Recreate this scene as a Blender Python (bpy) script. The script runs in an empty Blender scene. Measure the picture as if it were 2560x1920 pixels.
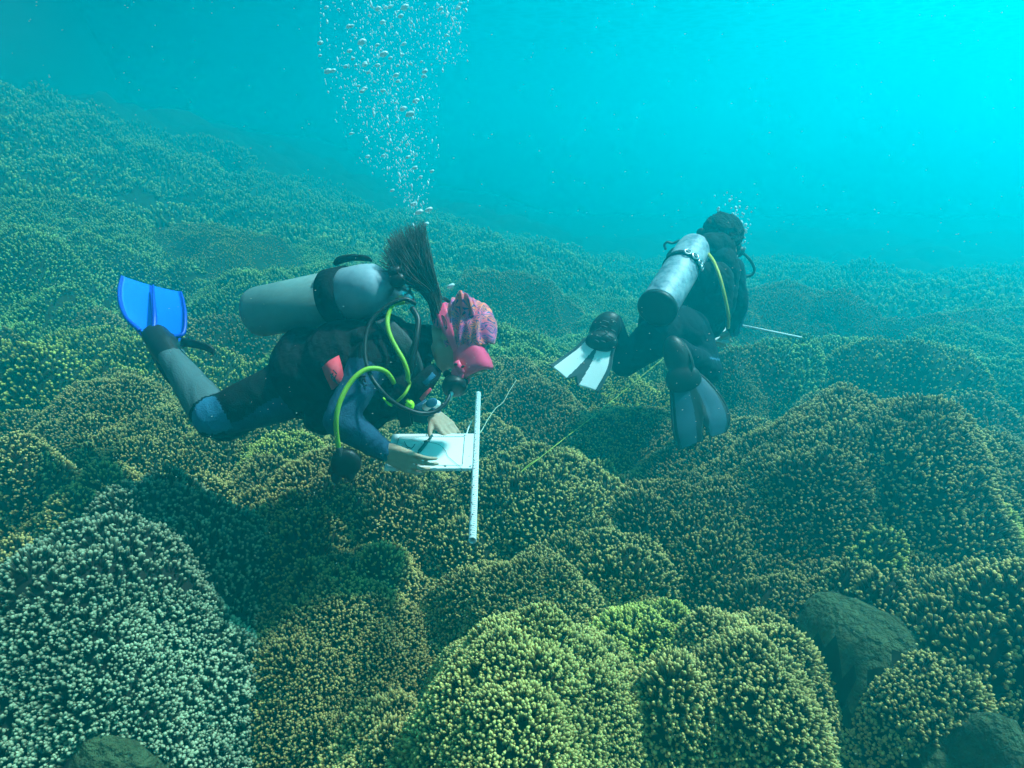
import bpy, bmesh, math, random
import numpy as np
from mathutils import Vector, Matrix

R = math.radians
scene = bpy.context.scene
col = scene.collection
rng = np.random.default_rng(7)
random.seed(7)

# ------------------------------------------------------------------ camera, water light, sun
PITCH = R(20.0)
CAM = np.array([0.0, 0.0, 1.65])
F = 1525.0                                   # focal length in photo pixels (2560 wide)
cd = bpy.data.cameras.new('camera'); cam = bpy.data.objects.new('camera', cd); col.objects.link(cam)
cam.location = CAM; cam.rotation_euler = (R(90) - PITCH, 0, 0)
cd.sensor_width = 36; cd.lens = F / 2560 * 36; cd.clip_start = 0.05; cd.clip_end = 300
scene.camera = cam

SUN_EL, SUN_AZ = R(58), R(70)                # azimuth measured from +y towards +x
sd = bpy.data.lights.new('sun', 'SUN'); sun = bpy.data.objects.new('sun', sd); col.objects.link(sun)
sd.energy = 5.0; sd.angle = R(5); sd.color = (0.62, 0.97, 1.0)
sdir = Vector((math.sin(SUN_AZ) * math.cos(SUN_EL), math.cos(SUN_AZ) * math.cos(SUN_EL), math.sin(SUN_EL)))
sun.rotation_euler = sdir.to_track_quat('Z', 'Y').to_euler()

world = bpy.data.worlds.new('World'); scene.world = world; world.use_nodes = True
nt = world.node_tree; nt.nodes.clear()
def wn(t, **k):
    n = nt.nodes.new(t)
    for a, b in k.items(): setattr(n, a, b)
    return n
wo = wn('ShaderNodeOutputWorld'); bg = wn('ShaderNodeBackground')
geo = wn('ShaderNodeTexCoord')
dot = wn('ShaderNodeVectorMath', operation='DOT_PRODUCT')
gd = Vector((0.72, 0.62, 0.34)).normalized()
dot.inputs[1].default_value = gd
nt.links.new(geo.outputs['Generated'], dot.inputs[0])
ramp = wn('ShaderNodeValToRGB')
el = ramp.color_ramp.elements
el[0].position = 0.0; el[0].color = (0.13, 0.065, 0.06, 1)  # warm fill added behind the camera to lift reds on shaded sides
el[1].position = 1.0; el[1].color = (0.0, 0.42, 0.46, 1)
for p, c in ((0.45, (0.05, 0.035, 0.042, 1)), (0.60, (0.0, 0.03, 0.045, 1)), (0.78, (0.0, 0.13, 0.19, 1)), (0.93, (0.0, 0.24, 0.30, 1))):
    e = el.new(p); e.color = c
mr = wn('ShaderNodeMapRange'); mr.inputs[1].default_value = -1; mr.inputs[2].default_value = 1
nt.links.new(dot.outputs['Value'], mr.inputs[0])
nt.links.new(mr.outputs[0], ramp.inputs[0])
nt.links.new(ramp.outputs[0], bg.inputs[0]); bg.inputs[1].default_value = 1.0
sky = wn('ShaderNodeTexSky', sky_type='NISHITA', sun_disc=False, sun_elevation=SUN_EL, sun_rotation=SUN_AZ)
bg2 = wn('ShaderNodeBackground'); bg2.inputs[1].default_value = 0.05
tint = wn('ShaderNodeMix', data_type='RGBA', blend_type='MULTIPLY'); tint.inputs[0].default_value = 1
nt.links.new(sky.outputs[0], tint.inputs[6]); tint.inputs[7].default_value = (0.75, 0.9, 0.85, 1)
up = wn('ShaderNodeSeparateXYZ'); nt.links.new(geo.outputs['Generated'], up.inputs[0])
mu = wn('ShaderNodeMapRange'); mu.inputs[1].default_value = 0.35; mu.inputs[2].default_value = 0.75
nt.links.new(up.outputs[2], mu.inputs[0])       # the bright window of sky straight overhead, seen through the surface
mixw = wn('ShaderNodeMixShader')
nt.links.new(tint.outputs[2], bg2.inputs[0])
nt.links.new(mu.outputs[0], mixw.inputs[0]); nt.links.new(bg.outputs[0], mixw.inputs[1]); nt.links.new(bg2.outputs[0], mixw.inputs[2])
nt.links.new(mixw.outputs[0], wo.inputs[0])

scene.view_settings.view_transform = 'Standard'; scene.view_settings.look = 'None'
scene.view_settings.exposure = 1.32; scene.view_settings.gamma = 1.0
scene.cycles.max_bounces = 4; scene.cycles.diffuse_bounces = 2; scene.cycles.glossy_bounces = 2
scene.cycles.transmission_bounces = 3; scene.cycles.transparent_max_bounces = 8; scene.cycles.volume_bounces = 1
scene.cycles.sample_clamp_indirect = 4.0; scene.cycles.sample_clamp_direct = 12.0
scene.cycles.use_adaptive_sampling = True; scene.cycles.adaptive_threshold = 0.02
scene.cycles.caustics_reflective = False; scene.cycles.caustics_refractive = False
scene.cycles.use_denoising = True

FW = np.array([0, math.cos(PITCH), -math.sin(PITCH)]); UPV = np.array([0, math.sin(PITCH), math.cos(PITCH)]); RT = np.array([1.0, 0, 0])
def P(px, py, d):
    """a world point from photo pixel (2560 wide) and distance along the view axis"""
    return CAM + RT * (px - 1280) / F * d + UPV * (960 - py) / F * d + FW * d
def cv(x, y, z):
    """a direction given as right, up (on screen), away from the camera"""
    return RT * x + UPV * y + FW * z
def proj(p):
    q = p - CAM
    d = q @ FW
    return 1280 + F * (q @ RT) / d, 960 - F * (q @ UPV) / d, d

# ------------------------------------------------------------------ tagging and mesh helpers
def tag(o, label=None, cat=None, group=None, kind=None):
    if label: o['label'] = label
    if cat: o['category'] = cat
    if group: o['group'] = group
    if kind: o['kind'] = kind
    return o
def empty(name, loc):
    o = bpy.data.objects.new(name, None); col.objects.link(o); o.location = Vector(loc); o.empty_display_size = .1
    return o
def link(name, me, parent=None):
    o = bpy.data.objects.new(name, me); col.objects.link(o)
    if parent is not None:
        o.parent = parent
        o.matrix_parent_inverse = Matrix.Translation(parent.location).inverted()
    return o
def np_mesh(name, V, T, mats, mi=None, smooth=True, attrs=None):
    me = bpy.data.meshes.new(name)
    V = np.asarray(V, np.float32); T = np.asarray(T, np.int32)
    n = T.shape[1]
    me.vertices.add(len(V)); me.vertices.foreach_set('co', V.ravel())
    me.loops.add(T.size); me.loops.foreach_set('vertex_index', T.ravel())
    me.polygons.add(len(T)); me.polygons.foreach_set('loop_start', np.arange(len(T), dtype=np.int32) * n)
    me.polygons.foreach_set('loop_total', np.full(len(T), n, np.int32))
    if mi is not None: me.polygons.foreach_set('material_index', np.asarray(mi, np.int32))
    me.polygons.foreach_set('use_smooth', np.full(len(T), smooth))
    for m in (mats if isinstance(mats, (list, tuple)) else [mats]): me.materials.append(m)
    for k, a in (attrs or {}).items():
        at = me.attributes.new(k, 'FLOAT', 'POINT'); at.data.foreach_set('value', np.asarray(a, np.float32))
    me.update(calc_edges=True)
    return me

# ------------------------------------------------------------------ noise
def h2(ix, iy, s):
    n = (ix * 374761393 + iy * 668265263 + s * 1274126177) & 0xFFFFFFFF
    n = ((n ^ (n >> 13)) * 1274126177) & 0xFFFFFFFF
    return ((n ^ (n >> 16)) & 0xFFFFFF) / float(0xFFFFFF)
def vnoise(x, y, s=0):
    ix = np.floor(x).astype(np.int64); iy = np.floor(y).astype(np.int64)
    fx = x - ix; fy = y - iy; fx = fx * fx * (3 - 2 * fx); fy = fy * fy * (3 - 2 * fy)
    a = h2(ix, iy, s); b = h2(ix + 1, iy, s); c = h2(ix, iy + 1, s); d = h2(ix + 1, iy + 1, s)
    return (a * (1 - fx) + b * fx) * (1 - fy) + (c * (1 - fx) + d * fx) * fy
def fbm(x, y, s=0, o=3):
    t = 0; a = 1; w = 0
    for i in range(o):
        t = t + a * vnoise(x * 2 ** i, y * 2 ** i, s + i); w += a; a *= .5
    return t / w * 2 - 1
def cells(x, y, s=0):
    ix = np.floor(x).astype(np.int64); iy = np.floor(y).astype(np.int64)
    best = np.full(x.shape, 9.0)
    for dx in (-1, 0, 1):
        for dy in (-1, 0, 1):
            cx = ix + dx; cy = iy + dy
            px = cx + .1 + .8 * h2(cx, cy, s); py = cy + .1 + .8 * h2(cx, cy, s + 5)
            best = np.minimum(best, (x - px) ** 2 + (y - py) ** 2)
    return np.clip(1 - best, 0, 1)

# ------------------------------------------------------------------ materials
def mat(name):
    m = bpy.data.materials.new(name); m.use_nodes = True
    n = m.node_tree; b = n.nodes['Principled BSDF']
    return m, n, b
def simple(name, colr, rough=.6, metal=0., noise=0., nscale=20., bump=0., bscale=60., spec=.3, sheen=0.):
    m, n, b = mat(name)
    b.inputs['Roughness'].default_value = rough; b.inputs['Metallic'].default_value = metal
    b.inputs['Specular IOR Level'].default_value = spec
    b.inputs['Sheen Weight'].default_value = sheen
    tc = n.nodes.new('ShaderNodeTexCoord')
    if noise:
        no = n.nodes.new('ShaderNodeTexNoise'); no.inputs['Scale'].default_value = nscale; no.inputs['Detail'].default_value = 5
        n.links.new(tc.outputs['Object'], no.inputs['Vector'])
        mx = n.nodes.new('ShaderNodeMix'); mx.data_type = 'RGBA'
        n.links.new(no.outputs['Fac'], mx.inputs[0])
        mx.inputs[6].default_value = tuple(c * (1 - noise) for c in colr) + (1,)
        mx.inputs[7].default_value = tuple(min(1, c * (1 + noise)) for c in colr) + (1,)
        n.links.new(mx.outputs[2], b.inputs['Base Color'])
    else: b.inputs['Base Color'].default_value = (*colr, 1)
    if bump:
        no = n.nodes.new('ShaderNodeTexNoise'); no.inputs['Scale'].default_value = bscale; no.inputs['Detail'].default_value = 4
        n.links.new(tc.outputs['Object'], no.inputs['Vector'])
        bp = n.nodes.new('ShaderNodeBump'); bp.inputs['Strength'].default_value = bump; bp.inputs['Distance'].default_value = .01
        n.links.new(no.outputs['Fac'], bp.inputs['Height']); n.links.new(bp.outputs[0], b.inputs['Normal'])
    return m
def coral_mat(name, stalk, body, tip):
    stalk, body, tip = [(q[0] * 1.22 * k_, q[1] * k_, q[2] * k_) for q, k_ in ((stalk, .45), (body, .68), (tip, .88))]  # pale growing tips; gap shade on stalks and sunlit tip contrast painted in
    m, n, b = mat(name)
    b.inputs['Roughness'].default_value = .8; b.inputs['Specular IOR Level'].default_value = .15
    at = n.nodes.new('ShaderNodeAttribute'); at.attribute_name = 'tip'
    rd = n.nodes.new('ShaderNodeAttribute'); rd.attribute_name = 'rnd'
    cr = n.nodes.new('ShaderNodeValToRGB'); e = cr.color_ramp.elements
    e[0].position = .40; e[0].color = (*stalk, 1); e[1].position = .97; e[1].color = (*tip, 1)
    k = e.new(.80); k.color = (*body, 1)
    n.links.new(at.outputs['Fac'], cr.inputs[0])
    tc = n.nodes.new('ShaderNodeTexCoord')
    no = n.nodes.new('ShaderNodeTexNoise'); no.inputs['Scale'].default_value = 3.2; no.inputs['Detail'].default_value = 4
    n.links.new(tc.outputs['Object'], no.inputs['Vector'])
    ad = n.nodes.new('ShaderNodeMath'); ad.operation = 'MULTIPLY_ADD'
    n.links.new(rd.outputs['Fac'], ad.inputs[0]); ad.inputs[1].default_value = .55
    mr = n.nodes.new('ShaderNodeMapRange'); mr.inputs[1].default_value = .35; mr.inputs[2].default_value = .65
    mr.inputs[3].default_value = .45; mr.inputs[4].default_value = 1.0
    n.links.new(no.outputs['Fac'], mr.inputs[0]); n.links.new(mr.outputs[0], ad.inputs[2])
    mx = n.nodes.new('ShaderNodeVectorMath'); mx.operation = 'SCALE'
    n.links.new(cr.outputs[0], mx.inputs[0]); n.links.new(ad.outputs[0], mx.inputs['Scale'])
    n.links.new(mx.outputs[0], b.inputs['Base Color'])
    return m
CM = {
    'brown': coral_mat('coral_brown', (.030, .022, .006), (.20, .165, .038), (.50, .43, .14)),
    'olive': coral_mat('coral_olive', (.026, .028, .008), (.21, .175, .035), (.54, .47, .15)),
    'yellow': coral_mat('coral_yellow', (.035, .03, .008), (.25, .215, .045), (.54, .50, .15)),
    'green': coral_mat('coral_green', (.026, .036, .008), (.26, .30, .04), (.62, .66, .15)),
    'dark': coral_mat('coral_painted_shade', (.018, .014, .004), (.13, .105, .025), (.38, .32, .10)),  # darkened brown: shade painted into the colour of heads in dim hollows
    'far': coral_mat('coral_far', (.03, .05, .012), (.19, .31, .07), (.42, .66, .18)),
    'pale': coral_mat('coral_pale', (.028, .036, .026), (.095, .125, .065), (.32, .40, .24)),
}
MROCK = simple('algae_rock', (.060, .085, .036), .95, noise=.85, nscale=26, bump=1.0, bscale=45)
MROCK.node_tree.nodes['Bump'].inputs['Distance'].default_value = .04
MSEA = simple('seabed_rubble', (.028, .032, .016), .95, noise=.5, nscale=6, bump=.6, bscale=30)

# ------------------------------------------------------------------ terrain
def ground(x, y):
    t = np.clip(-x - .5, 0, 9)
    g = .056 * t ** 2 / (1 + .08 * t)
    g = g - .085 * np.clip(y - 3.2, 0, 12) * np.clip((x + 1.0) / 3, 0, 1)
    return g + .18 * fbm(x * .35 + 7, y * .35, 40, 2) * np.clip((np.hypot(x, y) - 3) / 3, 0, 1)

# u, v in the 2212-wide view of the photograph: top of each coral head
S = 2560 / 2212
# key: (u, v, ztop above ground, half width px, depth ratio, height, rot, style, finger scale, label)
MOUNDS = [
 (95, 1235, .50, 250, .95, .62, 0, 'pale', 1.15, 'big pale blue-green coral head filling the lower left corner, blunt branch tips'),
 (350, 1085, .42, 150, .9, .40, 0, 'pale', 1.1, 'bright whitish coral head just behind the big pale one at lower left'),
 (440, 1440, .20, 75, .9, .35, 0, 'pale', 1.3, 'small pale coral clump in the dark gap right of the big pale head'),
 (690, 1030, .36, 235, .85, .42, 0, 'brown', 1.0, 'brown coral head below the dangling spare regulator, left of the pipe'),
 (730, 1290, .20, 260, .9, .45, 0, 'dark', .95, 'wide olive coral head with painted shade in front of the brown one at bottom centre left'),
 (1160, 1400, .42, 225, 1.1, .50, 10, 'yellow', 1.0, 'bright yellow-green coral head at the bottom centre, largest near the camera'),
 (830, 1600, .12, 150, .9, .40, 0, 'olive', 1.05, 'yellowish coral lobe at the bottom edge left of the bright central head'),
 (1120, 1235, .30, 190, .7, .40, 0, 'brown', .9, 'finely branched brown coral head directly behind the bright bottom one'),
 (1215, 1010, .40, 150, 1.0, .50, 0, 'yellow', 1.05, 'tall golden-topped coral head right of the graduated pipe'),
 (1300, 1170, .28, 170, .9, .40, -35, 'olive', 1.05, 'olive coral shoulder sloping down to the right of the golden-topped head'),
 (965, 1060, .30, 75, .9, .25, 0, 'yellow', 1.1, 'small yellow coral clump just under the white slate edge'),
 (1020, 1150, .20, 80, .9, .25, 0, 'olive', 1.1, 'small olive coral clump beside the lower end of the pipe'),
 (1370, 1340, .26, 120, 1.1, .38, 0, 'green', 1.05, 'green coral lobe between the bright bottom head and the long right ridge'),
 (1620, 1450, .36, 190, .85, .5, -38, 'olive', 1.1, 'long olive coral ridge running down to the lower right corner beside the smooth rock'),
 (1860, 1385, .22, 72, .75, .11, -40, 'rock', 1, 'smooth grey-green boulder in the gap beside the long olive ridge'),
 (2140, 1570, .26, 75, .6, .12, -40, 'rock', 1, 'dark smooth rock low in the lower right corner'),
 (200, 1660, .17, 70, .5, .12, 0, 'rock', 1, 'dark silty rock at the lower left corner under the big pale coral'),
 (1990, 1480, .24, 110, .8, .34, -40, 'olive', 1.05, 'dull olive coral lobe between the two lower right rocks'),
 (1480, 1480, .30, 130, .9, .28, 0, 'olive', 1.1, 'pale tipped coral knoll on the near side of the lower right ridge'),
 (1590, 1075, .38, 250, .9, .60, -15, 'dark', .95, 'large brown coral head with painted shade below the hanging black fin'),
 (1890, 1110, .38, 120, .8, .45, 0, 'green', 1.15, 'bright tufted coral head between the shade-painted brown one and the far right ridge'),
 (1920, 890, .66, 330, .8, .85, -25, 'olive', 1.0, 'huge rounded coral ridge on the right with a sunlit crest'),
 (2160, 1060, .46, 150, .9, .70, -30, 'green', 1.0, 'sunlit green end of the huge ridge at the right edge'),
 (2150, 1290, .42, 165, 1.15, .60, -35, 'olive', 1.1, 'long coral head slanting to the right edge behind the smooth rock'),
 (2110, 1150, .20, 110, .8, .35, -20, 'green', 1.0, 'narrow green coral shelf between the huge ridge and the slanting head at right'),
 (60, 770, .34, 110, .9, .40, 0, 'green', 1.05, 'lime green coral head at the left edge level with the blue fin'),
 (230, 850, .34, 190, .85, .42, 0, 'brown', 1.0, 'broad brown coral head on the left below the blue fin'),
 (30, 980, .36, 90, .9, .45, 0, 'brown', 1.05, 'yellow-brown coral head cut by the left edge above the pale one'),
 (330, 950, .24, 180, .8, .32, 0, 'olive', .95, 'low olive coral head under the bent knee'),
 (560, 925, .24, 110, .8, .3, 0, 'olive', .95, 'small olive coral head under the thigh of the near person'),
 (640, 985, .26, 110, .8, .28, 0, 'green', .95, 'green coral clump behind the dangling spare regulator'),
 (120, 680, .30, 150, .8, .40, 0, 'green', .95, 'sunlit green coral head at the left edge above the lime green one'),
 (420, 500, .55, 150, .9, .60, -25, 'green', .6, 'smooth yellow-green hump above the left of the metal cylinder'),
 (480, 690, .40, 130, .8, .4, 0, 'brown', .9, 'brown coral head between the blue fin and the metal cylinder'),
 (200, 580, .35, 200, .8, .40, 0, 'green', .9, 'hazy green coral bank above the blue fin'),
 (1080, 610, .50, 100, .9, .60, 0, 'olive', .9, 'rounded coral head just behind the pink headscarf'),
 (1170, 850, .34, 110, .8, .35, 0, 'brown', .95, 'low brown coral head behind the upper end of the pipe'),
 (1090, 800, .36, 70, .8, .3, 0, 'olive', .95, 'small coral head behind the pink mask'),
 (1260, 790, .36, 110, .8, .40, 0, 'green', .9, 'green coral head under the white fin'),
 (1400, 900, .26, 130, .8, .35, 0, 'olive', .95, 'coral head between the white fin and the hanging black fin'),
 (1290, 960, .20, 90, .8, .3, 0, 'brown', .95, 'dark brown coral head behind the golden-topped one where the line ends'),
 (1620, 770, .40, 90, .9, .4, 0, 'yellow', .85, 'yellow-green coral shoulder beside the bent knee of the far person'),
 (1720, 640, .55, 140, .8, .5, 0, 'olive', .85, 'brownish coral mound under the thin white rod'),
 (1980, 770, .45, 140, .8, .45, 0, 'green', .8, 'pale green coral mound behind the crest of the huge ridge'),
 (2050, 690, .45, 150, .8, .45, 0, 'olive', .8, 'hazy coral mound at the far right behind the huge ridge'),
]
DOMES = []   # cx, cy, ztop, rx, ry, h, rot, owner
for i, (u, v, zt, hw, ratio, h, rot, st, fs, lb) in enumerate(MOUNDS):
    px, py = u * S, v * S
    dr = P(px, py, 1) - CAM
    z = zt; x = y = 0
    for _ in range(12):
        t = (z - CAM[2]) / dr[2] if dr[2] < 0 else 6
        t = min(t, 9); q = CAM + dr * t; x, y = q[0], q[1]
        z = zt + float(ground(np.array([x]), np.array([y]))[0]) * .9
    rx = hw * S / F * t
    DOMES.append((x, y, z, rx * 1.28, rx * ratio * 1.28, h * .66, R(rot), i))
NM = len(MOUNDS)
ROCKS = [i for i, m in enumerate(MOUNDS) if m[7] == 'rock']
# the reef floor between the named heads
fill = []
tries = 0
while len(fill) < 150 and tries < 6000:
    tries += 1
    y = random.uniform(.3, 6.2); x = random.uniform(-1, 1) * (y * 1.0 + .9)
    r = random.uniform(.16, .34)
    if any((x - a) ** 2 + (y - b) ** 2 < (.62 * (r + c)) ** 2 for a, b, c in fill): continue
    g = float(ground(np.array([x]), np.array([y]))[0])
    if x < -.30 and y < 1.45: continue
    fill.append((x, y, r)); DOMES.append((x, y, g + random.uniform(.06, .24) + .03 * (y > 3), r * 1.15, r * random.uniform(.8, 1.2), .3, random.uniform(0, 3), NM))
far = []; tries = 0
while len(far) < 420 and tries < 20000:
    tries += 1
    y = random.uniform(4.2, 22); x = random.uniform(-1, 1) * (y * 1.0 + 1.5)
    r = random.uniform(.28, .95) * (1 if y < 12 else 1.3)
    if any((x - a) ** 2 + (y - b) ** 2 < (.58 * (r + c)) ** 2 for a, b, c in far): continue
    if any((x - d[0]) ** 2 + (y - d[1]) ** 2 < (.5 * (r + d[3])) ** 2 for d in DOMES[:NM]): continue
    g = float(ground(np.array([x]), np.array([y]))[0])
    far.append((x, y, r)); DOMES.append((x, y, g + random.uniform(.1, .45), r * 1.3, r * 1.3 * random.uniform(.7, 1.1), r * random.uniform(.4, .65), random.uniform(0, 3), NM + 1))

def height(x, y):
    g = ground(x, y) - .12 + .05 * fbm(x * 3, y * 3, 9)
    Z = g.copy(); own = np.full(x.shape, -1, np.int32); 
    warp = 1 + .40 * fbm(x * 2.6, y * 2.6, 21, 2)
    wx = .45 * fbm(x * 2.1 + 3, y * 2.1, 31, 2); wy = .45 * fbm(x * 2.1, y * 2.1 + 9, 33, 2)
    for (cx, cy, zt, rx, ry, h, ro, o) in DOMES:
        m = max(rx, ry) * 1.5
        k = np.nonzero((np.abs(x - cx) < m) & (np.abs(y - cy) < m))[0]
        if not len(k): continue
        dx = x[k] - cx + wx[k] * min(rx, .5); dy = y[k] - cy + wy[k] * min(rx, .5)
        a = (dx * math.cos(ro) + dy * math.sin(ro)) / rx; b = (-dx * math.sin(ro) + dy * math.cos(ro)) / ry
        r = np.sqrt(a * a + b * b) * warp[k]
        q = np.clip(1 - np.clip(r, 0, 1) ** 2.1, 0, 1)
        z = zt - h * (1 - q) - 1.5 * h * np.maximum(r - 1, 0)
        w = z > Z[k] + .002
        Z[k[w]] = z[w]; own[k[w]] = o
    Z = Z + np.where(np.isin(own, ROCKS), .16 * (cells(x / .19 + y * 1.5, y / .26, 85) - .5) + .05 * np.abs(fbm(x * 5 + y * 2, y * 5, 81, 3)) + .015 * fbm(x * 22, y * 22, 83, 2), 0)
    Z = Z + .10 * fbm(x * 1.7 + 2, y * 1.7, 61, 3)
    dist = np.hypot(x, y)
    amp = np.where(own < 0, .3, np.where(np.isin(own, ROCKS), .35, 1.0))
    Z = Z + amp * (.15 * (cells(x / .33 + .2 * fbm(x * 6, y * 6, 2), y / .33, 3) - .6) * (.4 + .9 * vnoise(x * 2, y * 2, 77)) + (.085 - .035 * np.clip((dist - 3) / 3, 0, 1)) * (cells(x / .13, y / .13, 4) - .6) + .022 * (cells(x / .06, y / .06, 8) - .6))
    Z = Z + np.clip((dist - 3) / 4, 0, 1) * .14 * (cells(x / .55, y / .55, 13) - .6)
    return Z, own

# knobbly branch templates (unit height)
def tube(rings, sides, off=(0, 0), lean=(0, 0)):
    V = []; T = []; tip = []
    for j, (z, r) in enumerate(rings):
        for s in range(sides):
            a = 2 * math.pi * (s + .5 * (j % 2)) / sides
            V.append((off[0] + lean[0] * z + r * math.cos(a), off[1] + lean[1] * z + r * math.sin(a), z)); tip.append(z)
    for j in range(len(rings) - 1):
        for s in range(sides):
            a = j * sides + s; b = j * sides + (s + 1) % sides; c = a + sides; d = b + sides
            if j % 2 == 0: T += [(a, b, c), (b, d, c)]
            else: T += [(a, b, d), (a, d, c)]
    n = len(V); z, r = rings[-1]
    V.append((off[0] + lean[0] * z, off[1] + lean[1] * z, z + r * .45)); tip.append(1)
    for s in range(sides): T.append((n - sides + s, n - sides + (s + 1) % sides, n))
    return np.array(V), np.array(T), np.array(tip)
def merge(parts):
    V = []; T = []; K = []; n = 0
    for v, t, k in parts: V.append(v); T.append(t + n); K.append(k); n += len(v)
    return np.concatenate(V), np.concatenate(T), np.concatenate(K)
HI = []
for s in range(7):
    q = random.Random(s)
    a0 = q.uniform(0, 6.28)
    parts = [tube([(0, .12), (.5, .13), (.78, .2), (.92, .21), (1.0, .13)], 6, lean=(q.uniform(-.1, .1), q.uniform(-.1, .1)))]
    for j in range(2 + s % 2):
        a = a0 + j * 2.2 + q.uniform(-.4, .4); l = q.uniform(.26, .40); hh = q.uniform(.72, .97)
        ln = (math.cos(a) * l, math.sin(a) * l)
        rr = q.uniform(.12, .17)
        parts.append(tube([(.3, .09), (hh - .2, rr * .9), (hh - .06, rr * 1.1), (hh, rr * .6)], 5, lean=ln))
    HI.append(merge(parts))
MID = []
for s in range(5):
    q = random.Random(50 + s)
    parts = [tube([(0, .12), (.7, .2), (.95, .2)], 5, lean=(q.uniform(-.1, .1), q.uniform(-.1, .1)))]
    a = q.uniform(0, 6.28); hh = q.uniform(.75, .95); l = .36
    parts.append(tube([(.3, .1), (hh - .12, .16), (hh, .12)], 4, lean=(math.cos(a) * l, math.sin(a) * l)))
    HH = merge(parts); MID.append(HH)
LOW = [tube([(.1, .2), (.8, .3)], 4, lean=(random.uniform(-.1, .1), random.uniform(-.1, .1))) for s in range(3)]

def bands():
    out = []
    for d0, d1, sp, ln, tpl in ((.45, 2.2, .0112, .036, HI), (2.2, 4.4, .0165, .038, MID), (4.4, 8.5, .031, .054, LOW), (8.5, 16, .08, .12, LOW)):
        nx = int(2.4 * d1 / sp) + 1; ny = int((d1 + .2) / sp / .87)
        gx, gy = np.meshgrid(np.arange(-nx // 2, nx // 2), np.arange(0, ny))
        for layer in range(4):
            x = (gx + .5 * (gy % 2)).ravel() * sp + rng.uniform(-.45, .45, gx.size) * sp + layer * sp * .33
            y = gy.ravel() * sp * .87 + rng.uniform(-.45, .45, gx.size) * sp + layer * sp * .29
            d = np.sqrt(x * x + y * y + 1.2 ** 2)
            k = (d > d0) & (d <= d1) & (np.abs(x) < y * 1.05 + .75) & (y > .25)
            x, y = x[k], y[k]
            Z, own = height(x, y)
            e = .012
            zx = (height(x + e, y)[0] - Z) / e; zy = (height(x, y + e)[0] - Z) / e
            zx = np.clip(zx, -3, 3); zy = np.clip(zy, -3, 3)
            sl = np.sqrt(1 + zx ** 2 + zy ** 2)
            pr = np.clip(sl - layer, 0, 1)
            p = np.stack([x, y, Z], 1)
            u, v, dd = proj(p)
            vis = (dd > .3) & (u > -450) & (u < 3010) & (v < 2350) & (v > -200)
            nrm = np.stack([-zx, -zy, np.ones_like(zx)], 1) / sl[:, None]
            tocam = CAM - p; tocam /= np.linalg.norm(tocam, axis=1)[:, None]
            vis &= (nrm * tocam).sum(1) > -.35
            k = vis & (rng.uniform(0, 1, len(x)) < pr)
            out.append((p[k], nrm[k], own[k], ln, tpl))
    return out

def place(p, n, ln, tpl, fs):
    """fs: finger scale per point -> mesh arrays"""
    N = len(p); Vs = []; Ts = []; Tip = []; Rn = []; off = 0
    which = rng.integers(0, len(tpl), N)
    for k, (V, T, tp) in enumerate(tpl):
        i = np.nonzero(which == k)[0]
        if not len(i): continue
        q = p[i]; m = n[i] * .75 + np.array([0, 0, .45]) + rng.normal(0, .17, (len(i), 3)); m /= np.linalg.norm(m, axis=1)[:, None]
        t = np.cross(m, rng.normal(0, 1, (len(i), 3))); t /= np.linalg.norm(t, axis=1)[:, None]; b = np.cross(m, t)
        tall = .65 + .75 * vnoise(q[:, 0] * 11, q[:, 1] * 11, 90) ** 1.5
        L = (ln * fs[i] * tall * rng.uniform(.75, 1.2, len(i)))[:, None, None]
        W0 = (ln * fs[i])[:, None, None]
        W = W0 * rng.uniform(.38, .64, len(i))[:, None, None]
        P3 = q[:, None, :] + (V[None, :, 0:1] * W) * t[:, None, :] + (V[None, :, 1:2] * W) * b[:, None, :] + ((V[None, :, 2:3] - .15) * L) * m[:, None, :]
        Vs.append(P3.reshape(-1, 3)); Ts.append((T[None] + (np.arange(len(i)) * len(V))[:, None, None] + off).reshape(-1, 3))
        Tip.append(np.tile(tp, len(i))); Rn.append(np.repeat(rng.uniform(0, 1, len(i)), len(V))); off += len(i) * len(V)
    return np.concatenate(Vs), np.concatenate(Ts), np.concatenate(Tip), np.concatenate(Rn)

FS = np.array([m[8] for m in MOUNDS] + [1.0, 1.0, .7])
B = bands()
acc = {}
for (p, n, own, ln, tpl) in B:
    fs = FS[own]
    # smaller fingers sit closer, larger ones thinner
    k = rng.uniform(0, 1, len(p)) < np.clip(1.0 / fs ** 1.8, 0, 1)
    k &= ~((own < 0) & (rng.uniform(0, 1, len(p)) < .55))
    p, n, own, fs = p[k], n[k], own[k], fs[k]
    for o in np.unique(own):
        if 0 <= o < NM and MOUNDS[o][7] == 'rock': continue
        j = own == o
        acc.setdefault(int(o), []).append(place(p[j], n[j], ln, tpl, fs[j]))

# surface sheets on two shared grids
def grid(x0, x1, y0, y1, st, hole=None):
    xs = np.arange(x0, x1 + st / 2, st); ys = np.arange(y0, y1 + st / 2, st)
    X, Y = np.meshgrid(xs, ys); sh = X.shape
    Z, own = height(X.ravel(), Y.ravel())
    V = np.stack([X.ravel(), Y.ravel(), Z - .004], 1)
    I = np.arange(X.size).reshape(sh)
    Q = np.stack([I[:-1, :-1], I[:-1, 1:], I[1:, 1:], I[1:, :-1]], -1).reshape(-1, 4)
    if hole:
        c = V[Q].mean(1)
        Q = Q[~((c[:, 0] > hole[0]) & (c[:, 0] < hole[1]) & (c[:, 1] > hole[2]) & (c[:, 1] < hole[3]))]
    return V, Q, own[Q[:, 0]]
V1, Q1, o1 = grid(-5.2, 5.2, .08, 5.6, .025)
V2, Q2, o2 = grid(-30, 30, -4, 34, .16, hole=(-5.2, 5.2, 0, 5.6))
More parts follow.
